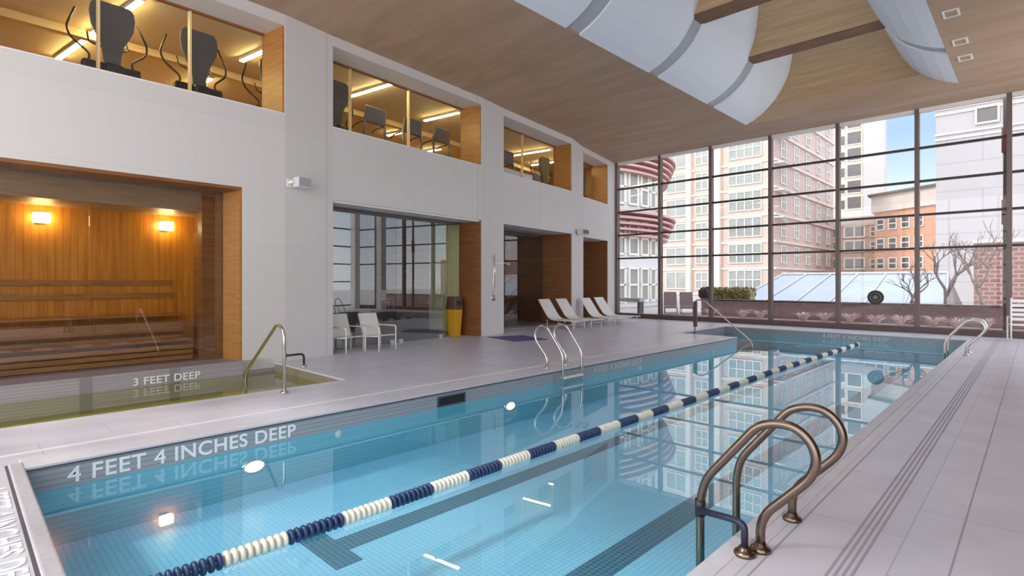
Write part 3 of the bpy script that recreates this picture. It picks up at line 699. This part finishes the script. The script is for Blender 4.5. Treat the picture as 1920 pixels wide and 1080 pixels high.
MB().tube([(0, -.37, .20), (0, -.37, .30)], .033, 14).build('clamp', 'black', t, smooth=True)
flange(MB(), (0, 0, 0)).build('flange', 'steel', t, smooth=True)
t = thing('stair_handrail', 'slim steel handrail sloping down into the far corner of the pool', 'handrail', (-8.33, 17.5, 0))
MB().tube(fillet([(0, 0, -.3), (0, 0, 1.02), (.3, 0, 1.04), (1.85, 0, -.22), (1.98, 0, -.6)], .12, 5), .022, 12).build('rail', 'steel', t, smooth=True)
MB().box(-.04, -.05, .12, .07, .05, .98).build('post', 'curb', t, bevel=.01)

# ------------------------------------------------------------------ furniture on the deck
def armchair():
    t = thing('armchair', 'white low armchair with sling seat standing nearer to the pier', 'chair', (0, 0, 0), 0, 'white armchairs in front of the lobby glass')
    for sx in (-.27, .27):
        side = MB()
        for p in ([(.30, 0), (.30, .56)], [(-.26, 0), (-.26, .40)]): pass
        MB().tube([(.30, sx, 0), (.30, sx, .36)], .017, 8).build('leg', 'white_plastic', t, smooth=True)
        MB().tube([(-.24, sx, 0), (-.24, sx, .33)], .017, 8).build('leg', 'white_plastic', t, smooth=True)
        MB().tube(fillet([(.30, sx, .34), (.30, sx, .58), (-.30, sx, .58)], .05, 4), .016, 8).build('armrest', 'white_plastic', t, smooth=True)
        MB().tube([(.30, sx, .36), (-.22, sx, .32), (-.42, sx, .86)], .018, 8).build('side_frame', 'white_plastic', t, smooth=True)
    m = MB(); m.sweep([(.31, 0, .37), (.1, 0, .345), (-.21, 0, .33)], [(-.26, -.008), (.26, -.008), (.26, .008), (-.26, .008)]); m.build('seat', 'white_sling', t)
    m = MB(); m.sweep([(-.225, 0, .34), (-.32, 0, .6), (-.42, 0, .86)], [(-.26, -.008), (.26, -.008), (.26, .008), (-.26, .008)]); m.build('backrest', 'white_sling', t)
    MB().tube([(-.42, -.27, .86), (-.42, .27, .86)], .016, 8).build('top_rail', 'white_plastic', t, smooth=True)
    return t
a1 = armchair(); a1.location = (-11.66, 6.48, 0); a1.rotation_euler = (0, 0, R(8))
x, y = -11.50, 7.22
dup(a1, (x, y, 0), R(10), 'white low armchair with sling seat standing farther from the pier')

def lounger():
    t = thing('sun_lounger', 'x', 'sun lounger', (0, 0, 0), 0, 'white sun loungers along the left wall')
    for sy in (-.31, .31):
        MB().tube(fillet([(1.0, sy, .27), (-.25, sy, .27), (-.78, sy, .98)], .25, 5), .018, 8).build('side_rail', 'white_plastic', t, smooth=True)
        for x in (.85, -.35): MB().tube([(x, sy, 0), (x + (.0), sy, .27)], .016, 8).build('leg', 'white_plastic', t, smooth=True)
    MB().tube([(-.35, -.31, .02), (-.35, .31, .02)], .014, 8).build('cross_bar', 'white_plastic', t, smooth=True)
    ring = [(-.30, -.01), (.30, -.01), (.30, .01), (-.30, .01)]
    m = MB(); m.sweep([(.98, 0, .285), (.4, 0, .27), (-.16, 0, .28)], ring); m.build('seat', 'lounge_sling', t)
    m = MB(); m.sweep([(-.17, 0, .285), (-.32, 0, .38), (-.55, 0, .68), (-.78, 0, .985)], ring); m.build('backrest', 'lounge_sling', t)
    MB().tube([(-.785, -.31, .985), (-.785, .31, .985)], .016, 8).build('top_rail', 'white_plastic', t, smooth=True)
    return t
L0 = lounger(); spots = [(-12.39, 15.3, 'first of the four, nearest to the blue mat'), (-12.30, 16.2, 'second from the blue mat'), (-12.2, 17.6, 'third from the blue mat, before the white pier'), (-12.33, 18.7, 'nearest to the far glass wall')]
for i, (x, y, wd) in enumerate(spots):
    lb_ = 'white reclined sun lounger, %s' % wd
    if i == 0: L0.location = (x, y, 0); L0['label'] = lb_
    else: dup(L0, (x, y, 0), 0, lb_)

t = thing('waste_bin', 'yellow waste bin with brown lid standing in the gap beside the wood reveal', 'bin', (-12.60, 10.52, 0), R(8))
m = MB(); m.hexa([(-.13, -.13, 0), (.13, -.13, 0), (.13, .13, 0), (-.13, .13, 0)], [(-.18, -.18, .82), (.18, -.18, .82), (.18, .18, .82), (-.18, .18, .82)]); m.build('body', 'yellow', t, bevel=.02)
m = MB(); m.hexa([(-.19, -.19, .82), (.19, -.19, .82), (.19, .19, .82), (-.19, .19, .82)], [(-.16, -.16, 1.2), (.16, -.16, 1.2), (.16, .16, 1.2), (-.16, .16, 1.2)]); m.build('lid', 'brown_plastic', t, bevel=.02)
MB().box(.165, -.11, .92, .19, .11, 1.08).build('flap', 'machine_dark', t)
m = MB(); m.prism([(-11.72, 11.05), (-10.35, 10.75), (-9.95, 11.75), (-11.3, 12.15)], 0, .014)
tag(m.build('floor_mat', 'mat_blue', bevel=.004), 'thin blue-violet mat lying on the deck below the wall shower', 'mat')
# shower
x, y = wp(11.71, 0)
t = thing('wall_shower', 'chrome wall shower with slide bar and round valve on the white pier', 'shower', (x, y, 0), R(-8.5 + 0) * -1)
MB().tube([(.06, 0, 1.45), (.06, 0, 2.5)], .013, 10).build('slide_bar', 'chrome', t, smooth=True)
m = MB()
for z in (1.5, 2.45): m.tube([(0, 0, z), (.07, 0, z)], .02, 10)
m.build('bracket', 'chrome', t, smooth=True)
MB().tube(fillet([(0, .02, 2.16), (.18, .12, 2.24), (.42, .22, 2.22)], .1, 5), .012, 10).build('arm', 'chrome', t, smooth=True)
MB().lathe([(.02, .04), (.06, 0), (.055, -.012)], 18, Matrix.Translation((.42, .22, 2.19))).build('shower_head', 'chrome', t, smooth=True)
MB().tube(fillet([(.06, -.03, 2.42), (.1, -.12, 1.9), (.08, -.12, 1.4), (.03, -.02, 1.2)], .2, 6), .008, 8).build('hose', 'chrome', t, smooth=True)
v_ = MB().lathe([(.10, 0), (.10, .012), (.045, .02), (.04, .06)], 22, Matrix.Translation((0, 0, 1.14)) @ Matrix.Rotation(R(90), 4, 'Y')).build('valve_plate', 'chrome', t, smooth=True)
MB().tube([(.055, 0, 1.14), (.07, -.03, 1.06)], .011, 8).build('handle', 'black', v_, smooth=True)
# loudspeakers
x, y = wp(5.07, 0)
t = thing('loudspeaker', 'white box loudspeaker on a bracket above the pier by the sauna', 'speaker', (x, y, 3.72), R(5), 'wall loudspeakers')
MB().box(.10, -.14, -.11, .32, .17, .11).build('cabinet', 'speaker', t, bevel=.03)
MB().box(.315, -.12, -.09, .335, .15, .09).build('grille', 'grille', t, bevel=.01)
m = MB(); m.box(0, -.22, -.09, .03, -.10, .09); m.box(.03, -.19, -.03, .2, -.14, .03); m.build('bracket', 'white_plastic', t, bevel=.008)
x, y = wp(17.4, 0)
t = thing('loudspeaker', 'pale loudspeaker on the far pier between the last two openings', 'speaker', (x, y, 3.62), R(10), 'wall loudspeakers')
MB().box(.10, -.28, -.10, .36, .28, .10).build('cabinet', 'speaker', t, bevel=.03); MB().box(.355, -.25, -.08, .375, .25, .08).build('grille', 'machine_gray', t, bevel=.01)
MB().box(0, -.06, -.05, .12, .06, .05).build('bracket', 'machine_gray', t)
# white tall guard chair at the far right
t = thing('guard_chair', 'white slatted chair frame at the far right by the glass', 'chair', (-.33, 20.6, 0), R(100))
for sx in (-.24, .24):
    MB().tube([(.26, sx, 0), (.26, sx, .46)], .022, 8).build('leg', 'white_plastic', t, smooth=True); MB().tube([(-.26, sx, 0), (-.26, sx, 1.2)], .022, 8).build('leg', 'white_plastic', t, smooth=True)
    MB().tube([(.28, sx, .66), (-.26, sx, .66)], .02, 8).build('armrest', 'white_plastic', t, smooth=True); MB().tube([(.26, sx, .46), (.26, sx, .66)], .018, 8).build('arm_post', 'white_plastic', t, smooth=True)
m = MB()
for k in range(5): m.box(-.26 + k * .108, -.25, .44, -.17 + k * .108, .25, .465)
m.build('seat', 'white_plastic', t)
m = MB()
for k in range(5): m.box(-.275, -.25, .58 + k * .125, -.25, .25, .66 + k * .125)
m.build('backrest', 'white_plastic', t)

# ------------------------------------------------------------------ gym machines upstairs
GZ = 5.0
def elliptical():
    t = thing('elliptical_trainer', 'x', 'exercise machine', (0, 0, 0), 0, 'gym machines behind the upper windows')
    m = MB(); m.box(-.9, -.05, .02, .5, .05, .12); m.box(.42, -.32, 0, .52, .32, .08); m.box(-.95, -.28, 0, -.85, .28, .08); m.build('base', 'machine_gray', t, bevel=.015)
    m = MB(); m.box(.05, -.14, .10, .55, .14, .58); m.build('flywheel_housing', 'machine_dark', t, bevel=.05)
    m = MB(); m.box(.22, -.44, .44, .40, .44, .60); m.build('crossbar', 'machine_dark', t, bevel=.03)
    pr = [(.115, .55), (.135, .75), (.17, .95), (.26, 1.12), (.33, 1.28), (.355, 1.48), (.335, 1.62), (.27, 1.70)]
    m = MB(); left = [(-w_, z) for w_, z in pr]; right = [(w_, z) for w_, z in reversed(pr)]; loop = left + right
    A = m.verts([(.42 - .10 * abs(y_) * 2 + (.02 if z > 1.2 else 0), y_, z) for y_, z in loop]); B = m.verts([(.27, y_ * .92, z) for y_, z in loop]); n_ = len(loop)
    for i in range(n_): j = (i + 1) % n_; m.face([A[i], A[j], B[j], B[i]])
    k_ = len(pr)
    for V in (A, B):
        for i in range(k_ - 1): m.face([V[i], V[i + 1], V[n_ - 2 - i], V[n_ - 1 - i]])
    m.build('console_shroud', 'machine_gray', t, bevel=.015)
    for s in (-1, 1):
        MB().tube(fillet([(.31, s * .38, .5), (.28, s * .30, .72), (.18, s * .58, .98), (.10, s * .62, 1.18), (.02, s * .48, 1.58)], .10, 5), .019, 8).build('arm', 'machine_dark', t, smooth=True)
        MB().tube(fillet([(.30, s * .16, .9), (.12, s * .30, 1.0), (.02, s * .30, 1.2)], .08, 4), .017, 8).build('handlebar', 'machine_dark', t, smooth=True)
        MB().box(-.62, s * .14 - .07, .22, -.22, s * .14 + .07, .26).build('pedal', 'machine_dark', t, bevel=.012)
        MB().tube([(.32, s * .36, .46), (-.6, s * .14, .2)], .022, 8).build('link_bar', 'machine_gray', t, smooth=True)
    return t
E0 = elliptical()
for i, (s, d, wd) in enumerate([(2.22, 1.35, 'grey elliptical trainer, leftmost in the first upper window'), (3.66, 1.35, 'grey elliptical trainer right of the tall post in the first upper window'), (5.25, 1.4, 'elliptical trainer showing only its arms beside the wood reveal of the first upper window'), (6.95, 1.5, 'elliptical trainer at the left edge of the second upper window'), (20.2, 1.4, 'elliptical trainer in the last upper window'), (17.0, 1.7, 'elliptical trainer at the right of the white panel in the third upper window')]):
    x, y = wp(s, d)
    if i == 0: E0.location = (x, y, GZ); E0.rotation_euler = (0, 0, R(4)); E0['label'] = wd
    else: dup(E0, (x, y, GZ - (.08 if i == 2 else 0)), R(4), wd)
def treadmill():
    t = thing('treadmill', 'x', 'exercise machine', (0, 0, 0), 0, 'gym machines behind the upper windows')
    MB().box(-1.5, -.38, .04, .3, .38, .2).build('deck', 'machine_dark', t, bevel=.03); MB().box(-1.45, -.26, .2, -.1, .26, .21).build('belt', 'black', t)
    for s in (-1, 1):
        MB().tube([(.15, s * .34, .15), (.10, s * .34, 1.1)], .035, 8).build('upright', 'machine_gray', t, smooth=True); MB().tube(fillet([(.1, s * .34, 1.0), (-.3, s * .34, .98), (-.45, s * .34, .9)], .06, 4), .02, 8).build('handrail', 'machine_dark', t, smooth=True)
    m = MB(); m.hexa([(.05, -.36, .98), (.14, -.36, .98), (.14, .36, .98), (.05, .36, .98)], [(.12, -.33, 1.42), (.19, -.33, 1.42), (.19, .33, 1.42), (.12, .33, 1.42)]); m.build('console', 'machine_gray', t, bevel=.03)
    return t
T0 = treadmill()
for i, (s, wd) in enumerate([(8.3, 'grey treadmill console, left of the middle in the second upper window'), (9.65, 'grey treadmill console, between two others in the second upper window'), (10.85, 'grey treadmill console beside the wood reveal of the second upper window'), (14.4, 'treadmill console behind the white panel of the third upper window')]):
    x, y = wp(s, 1.5)
    if i == 0: T0.location = (x, y, GZ); T0.rotation_euler = (0, 0, R(6)); T0['label'] = wd
    else: dup(T0, (x, y, GZ), R(6), wd)
t = thing('white_panel', 'low white framed panel inside the third upper window', 'panel', (0, 0, 0))  # plain white board with a pale frame
m = MB(); wslab(m, 13.0, 15.4, 1.02, 1.06, 5.0, 5.62); m.build('board', 'panel_white', t)
m = MB(); wslab(m, 12.95, 15.45, 1.0, 1.08, 5.62, 5.67); wslab(m, 15.4, 15.46, 1.0, 1.08, 5.0, 5.62); m.build('frame', 'pale_frame', t)

# ------------------------------------------------------------------ outside: terrace
m = MB(); m.box(-70, 21.95, -.5, 60, 200, -.02); struct(m.build('ground', 'paving'))
t = thing('planter_wall', 'low mauve brick planter wall running outside the far glass', 'wall', (0, 0, 0))
MB().box(-11.2, 24.2, 0, 4, 24.5, .78).build('bricks', 'planter', t); MB().box(-11.25, 24.15, .78, 4, 24.55, .85).build('cap', 'curb', t, bevel=.01)
m = MB(); m.box(-11.6, 22.5, -.02, 4, 24.13, .10); tag(m.build('soil_bed', 'soil'), 'reddish mulch bed between glass and planter wall', 'soil', kind='stuff')
def clump(n, h, sp, seed):
    rnd = random.Random(seed); m = MB()
    for k in range(n):
        a = rnd.uniform(0, 6.28); r0 = rnd.uniform(0, .08); l = h * rnd.uniform(.6, 1.0); o = sp * rnd.uniform(.4, 1)
        p0 = Vector((r0 * math.cos(a), r0 * math.sin(a), 0)); p1 = p0 + Vector((o * .4 * math.cos(a), o * .4 * math.sin(a), l * .7)); p2 = p0 + Vector((o * math.cos(a), o * math.sin(a), l * .9))
        m.tube([p0, p1, p2], .012, 3, scale=[1, .8, .3])
    return m
gx = [-10.3, -9.0, -8.4, -6.6, -5.9, -5.1, -4.2, -3.5, -2.6, -1.9, -1.2]
wds = ['left end of the bed', 'second from the left end', 'left of the second full mullion', 'third bay, left of a pair', 'third bay, right of a pair', 'beside the middle mullion', 'below the dark round plaque', 'right of the dark round plaque', 'left of the bare tree', 'under the bare tree', 'right end of the bed']
for i, x in enumerate(gx):
    o = clump(70, .42, .36, i).build('dry_grass', 'dry_grass'); o.location = (x, 23.2 + .25 * (i % 3), .09)
    tag(o, 'pale dry grass clump in the bed, %s' % wds[i], 'plant', 'dry grass clumps in the planting bed')
# sloping glass roof
t = thing('glass_roof', 'large sloping pale glass roof with ribs beyond the planter wall', 'glass roof', (0, 0, 0))
A = [(-12.1, 29.0, .3), (-2.75, 29.0, .3), (-3.1, 33.5, 2.55), (-10.9, 33.5, 2.55)]
m = MB(); m.hexa([(-12.1, 29, -.02), (-2.75, 29, -.02), (-2.75, 38, -.02), (-12.1, 38, -.02)], [A[0], A[1], (-3.1, 33.5, 2.05), (-10.6, 33.5, 2.05)]); m.build('glazing', 'roof_glass', t)
for k in range(7):
    f = k / 6; x0 = -12.1 + (9.35) * f; x1 = -10.6 + 7.5 * f
    MB().tube([(x0, 28.98, .33), (x1, 33.48, 2.08)], .05, 6).build('rib', 'roof_rib', t)
MB().tube([(-12.1, 28.98, .33), (-2.75, 28.98, .33)], .06, 6).build('eave', 'roof_rib', t); MB().tube([(-10.6, 33.48, 2.1), (-3.1, 33.48, 2.1)], .06, 6).build('ridge', 'facade_white', t)
# dark round plaque on the glass
t = thing('round_plaque', 'dark round plaque with ring emblem on the far glass', 'plaque', (-3.92, YG - .02, 1.12))
mt = Matrix.Rotation(R(90), 4, 'X')
MB().lathe([(.235, -.03), (.235, .02), (.21, .03), (.2, .03)], 36, mt).build('disc', 'disc_dark', t, smooth=False)
m = MB(); m.tube([(.15 * math.cos(a * math.pi / 16), -.034, .15 * math.sin(a * math.pi / 16)) for a in range(32)], .012, 6, closed=True); m.build('ring', 'disc_mid', t)
m = MB(); m.lathe([(.07, .025), (.07, .036), (.03, .04)], 20, mt); m.build('boss', 'disc_mid', t)
# hedge and outdoor loungers seen through the second bay
def leafy(x0, y0, z0, x1, y1, z1, n, seed, s=.09):
    rnd = random.Random(seed); m = MB(); m.box(x0 + .1, y0 + .1, z0, x1 - .1, y1 - .1, z1 - .1)
    for k in range(n):
        p = Vector((rnd.uniform(x0, x1), rnd.choice((y0, y0, y1)) + rnd.uniform(-.06, .06), rnd.uniform(z0, z1))) if rnd.random() < .7 else Vector((rnd.uniform(x0, x1), rnd.uniform(y0, y1), z1 + rnd.uniform(-.08, .06)))
        e_ = Euler((rnd.uniform(0, 6), rnd.uniform(0, 6), rnd.uniform(0, 6))).to_matrix(); q = rnd.uniform(.6, 1.2) * s
        v = m.verts([p + e_ @ Vector(c) * q for c in ((-1, 0, 0), (0, -.5, .15), (1, 0, 0), (0, .5, .15))]); m.face([v[0], v[1], v[2], v[3]])
    return m
tag(leafy(-12.6, 27.2, .0, -10.1, 28.1, 1.28, 1500, 3).build('hedge', 'hedge_leaf'), 'low olive green clipped hedge beside the glass roof', 'hedge')
t = thing('bush', 'dark round bush pressed beside the mullion left of the hedge', 'bush', (-12.0, 26.4, 0))
m = MB(); rnd = random.Random(5)
m.lathe([(.1, .75), (.26, .85), (.32, 1.05), (.26, 1.25), (.08, 1.36)], 12)
for k in range(260):
    d = Vector((rnd.gauss(0, 1), rnd.gauss(0, 1), rnd.gauss(0, 1))).normalized(); p = Vector((0, 0, 1.05)) + d * .33
    e_ = Euler((rnd.uniform(0, 6), rnd.uniform(0, 6), 0)).to_matrix(); v = m.verts([p + e_ @ Vector(c) * .06 for c in ((-1, 0, 0), (0, -.5, .1), (1, 0, 0), (0, .5, .1))]); m.face(v)
m.build('crown', 'disc_dark', t); MB().lathe([(.16, 0), (.2, .5), (.1, .52), (.03, .8)], 12).build('pot', 'curb', t)
D0 = dup(L0, (-13.7, 26.0, 0), R(-60), 'dark sun lounger out on the terrace, left of a pair beyond the glass', 'dark loungers out on the terrace')
for ch in [o for o in bpy.data.objects if o.parent == D0]:
    ch.data = ch.data.copy(); ch.data.materials.clear(); ch.data.materials.append(M['curb'])
D0.scale = (1, 1, 1.1); D0.location.z = 0
dup(D0, (-12.9, 26.2, 0), R(-60), 'dark sun lounger out on the terrace, right of a pair beyond the glass')
t = thing('terrace_bench', 'grey outdoor bench behind the leftmost glass bay', 'bench', (-15.2, 24.2, 0), R(0))
MB().box(-.9, -.25, .62, .9, .25, .82).build('seat', 'panel_gray', t, bevel=.02)
for x in (-.8, .8): MB().box(x - .06, -.2, 0, x + .06, .2, .62).build('leg', 'machine_gray', t)

# ------------------------------------------------------------------ outside: buildings
def win_mesh(name, w_, h_, nx, nz, glass='window_glass', fr=.09, axis='x', dep=.10):
    """one framed window with its glazing bars; local origin at its lower middle, facing -Y (or +X)"""
    m = MB()
    m.mi = 1; m.box(-w_ / 2, -dep * .3, 0, w_ / 2, .04, h_)
    m.mi = 0
    for i in range(nx + 1): x = -w_ / 2 + w_ * i / nx; m.box(x - fr / 2, -dep, 0, x + fr / 2, .02, h_)
    for i in range(nz + 1): z = h_ * i / nz; m.box(-w_ / 2 - fr / 2, -dep, z - fr / 2, w_ / 2 + fr / 2, .02, z + fr / 2)
    o = m.build(name, ['window_frame', glass]); me = o.data; bpy.data.objects.remove(o); return me
def put(me, name, par, loc, rz=0.0):
    o = bpy.data.objects.new(name, me); C.objects.link(o); o.parent = par; o.location = loc; o.rotation_euler = (0, 0, rz); return o
# beige brick apartment house
t = thing('apartment_building', 'beige brick apartment house with large white windows behind the left bays', 'building', (0, 0, 0))
MB().box(-46, 62, 0, -20.6, 86, 26).build('walls', 'brick_beige', t)
MB().box(-20.64, 62.02, 0, -20.55, 85.98, 26).build('side_wall', 'brick_pink', t)
wA = win_mesh('window', 2.6, 2.0, 2, 1); wB = win_mesh('window', 3.6, 2.1, 4, 2); wC = win_mesh('window', 1.5, 1.9, 2, 2)
floors = [.4 + 2.95 * k for k in range(8)]
for z in floors:
    for x, wm in ((-36.6, wA), (-31.9, wA), (-28.6, wC), (-23.6, wB)): put(wm, 'window', t, (x, 61.95, z + .4))
    MB().box(-46, 61.9, z - .35, -20.5, 62, z - .1).build('stone_course', 'stone_pale', t)
    for y in (65, 69.5, 74, 78.5, 83): put(wC, 'window', t, (-20.5, y, z + .4), R(90))
    MB().box(-20.55, 62, z - .35, -20.3, 86, z - .1).build('stone_course', 'stone_pale', t)
    if z > 5: MB().box(-20.55, 62, z + 2.3, -19.5, 64.5, z + 2.42).build('canopy', 'facade_white', t)
m = MB(); m.box(-27.0, 61.5, 0, -26.3, 62, 26); m.box(-30.4, 61.5, 0, -29.9, 62, 26); m.build('pilaster', 'stone_pale', t)
# slender tower
t = thing('tower', 'tall beige residential tower with white side wall', 'building', (0, 0, 0))
MB().box(-34.5, 120, 0, -23.6, 132, 62).build('walls', 'tower_beige', t)
MB().box(-23.6, 119.9, 0, -20.3, 122, 62).build('side_block', 'tower_side', t)
wT = win_mesh('window', 1.6, 1.9, 2, 1, 'window_dark', .14); wU = win_mesh('window', 2.4, 2.4, 1, 1, 'window_dark', .14)
for k in range(5, 19):
    z = 3.1 * k
    for x in (-32.4, -30.0): put(wT, 'window', t, (x, 119.95, z))
    put(wU, 'window', t, (-25.1, 119.9, z)); put(wT, 'window', t, (-27.4, 119.95, z))
# orange brick pair
t = thing('orange_building', 'orange brick building with pale cornice left of the white block', 'building', (0, 0, 0))
m = MB(); m.hexa([(-14.6, 80, 0), (-8.3, 76, 0), (-8.3, 92, 0), (-14.6, 92, 0)], [(-14.6, 80, 10.2), (-8.3, 76, 10.2), (-8.3, 92, 10.2), (-14.6, 92, 10.2)]); m.build('walls', 'orange_brick', t)
m = MB(); m.hexa([(-14.9, 79.8, 10.2), (-8.0, 75.5, 10.2), (-8.0, 92, 10.2), (-14.9, 92, 10.2)], [(-14.9, 79.8, 12.2), (-8.0, 75.5, 12.2), (-8.0, 92, 12.2), (-14.9, 92, 12.2)]); m.build('cornice', 'stone_pale', t)
m = MB(); m.hexa([(-15.2, 79.4, 12.2), (-7.7, 75, 12.2), (-7.7, 92, 12.2), (-15.2, 92, 12.2)], [(-15.2, 79.4, 12.45), (-7.7, 75, 12.45), (-7.7, 92, 12.45), (-15.2, 92, 12.45)]); m.build('roof', 'roof_dark', t)
wO = win_mesh('window', 1.0, 1.3, 1, 2, 'window_dark', .12)
for z in (.8, 3.2, 5.6, 8.0, 10.5):
    for f in (.12, .34, .56, .78): put(wO, 'window', t, (-14.6 + 6.3 * f, 79.93 - 4 * f, z), R(-32.4))
t = thing('tan_building', 'tan brick building with white window columns below the tower', 'building', (0, 0, 0))
MB().box(-23.5, 87, 0, -15.4, 96, 9.4).build('walls', 'tan_brick', t); MB().box(-23.7, 86.7, 9.4, -15.3, 96, 10.6).build('cornice', 'stone_pale', t)
wW = win_mesh('window', 2.4, 1.5, 2, 1, 'window_glass', .2)
for z in (1.0, 3.4, 5.8, 7.8):
    for x in (-21.6, -18.2): put(wW, 'window', t, (x, 86.93, z))
    put(wO, 'window', t, (-15.8, 86.93, z))
# white block
t = thing('white_building', 'large blank white building at the right of the sky gap', 'building', (0, 0, 0))
MB().box(-5.85, 55, 0, 14, 70, 40).build('walls', 'white_siding', t)
wV = win_mesh('window', 1.3, 1.2, 1, 1, 'window_dark', .12)
for z in (13.8, 17.0, 20.2): put(wV, 'window', t, (-2.75, 54.93, z))
m = MB()
for z in (12.9, 13.3, 14.9, 15.3, 16.2): m.box(-5.9, 54.9, z, 14, 55, z + .12)
m.build('ledge', 'stone_pale', t)
t = thing('brick_building', 'dark red brick building with pale courses behind the bare trees', 'building', (0, 0, 0))
MB().box(-2.15, 33.5, 0, 6, 44, 3.45).build('walls', 'dark_brick', t); MB().box(-2.2, 33.4, 3.45, 6, 44, 3.6).build('coping', 'stone_pale', t)
# white curved building with pink striped balconies
t = thing('curved_building', 'white curved building with pink striped balcony bands behind the leftmost bay', 'building', (-27.6, 31.5, 0))
MB().lathe([(9.0, 0), (9.0, 16)], 72).build('walls', 'facade_white', t)
wD = win_mesh('window', .85, 2.1, 1, 2, 'window_glass', .12)
for z in (.4, 3.4, 6.6, 9.8):
    for k in range(16):
        a = R(-95 + 8 * k); o = put(wD, 'window', t, (9.02 * math.cos(a), 9.02 * math.sin(a), z), a + R(90))
for z in (5.9, 9.9):
    b_ = MB().lathe([(9.0, z), (10.0, z), (10.0, z + .12), (9.0, z + .12)], 72).build('balcony', 'facade_white', t)
    for k in range(5): MB().lathe([(10.02 - .14 * k, z - .34 * k - .02), (10.1 - .14 * k, z - .34 * k - .02), (10.1 - .14 * k, z - .34 * k + .12), (10.02 - .14 * k, z - .34 * k + .12)], 72).build('stripe', 'pink_fascia', b_)
# bare trees
def tree(label, x, y, h, seed, lean):
    t = thing('bare_tree', label, 'tree', (x, y, 0), 0, 'bare trees outside the far glass')
    rnd = random.Random(seed); tr = MB(); br = MB()
    def grow(mb_, p, d, l, r, depth):
        pts = [p]; n_ = 4
        for i in range(n_):
            d = (d + Vector((rnd.uniform(-.16, .16), rnd.uniform(-.16, .16), rnd.uniform(-.03, .12)))).normalized(); pts.append(pts[-1] + d * l / n_)
        mb_.tube(pts, r, 6 if depth < 2 else 4, scale=[1, .9, .82, .75, .66])
        if depth < 5:
            for _ in range(3 if depth < 2 else 2):
                a = rnd.uniform(0, 6.28); s_ = rnd.uniform(.45, .85)
                nd = (d + Vector((math.cos(a) * s_, math.sin(a) * s_, rnd.uniform(-.1, .3)))).normalized()
                grow(br, pts[-1 if rnd.random() < .6 else -2], nd, l * rnd.uniform(.62, .82), r * .62, depth + 1)
    grow(tr, Vector((0, 0, 0)), Vector((lean, 0, 1)).normalized(), h * .30, .085, 0)
    tr.build('trunk', 'bark', t, smooth=True); br.build('branches', 'bark', t, smooth=True)
tree('bare tree left of the dark red brick building', -2.60, 27.6, 4.6, 4, .1)
tree('bare tree in front of the dark red brick building', -1.55, 30.2, 4.7, 11, -.15)
tree('smaller bare tree leaning over the glass roof', -3.3, 25.6, 2.8, 23, -.3)
t = thing('downpipe', 'rusty red and grey pipe standing outside the right mullion', 'pipe', (-.70, 22.4, 0))
MB().tube([(0, 0, 0), (0, 0, 7.3)], .06, 10).build('pipe', 'mullion', t, smooth=True)
for z in (3.4, 5.6):
    MB().tube([(0, 0, z), (0, 0, z + .75)], .095, 10).build('sleeve', 'red_metal', t, smooth=True)
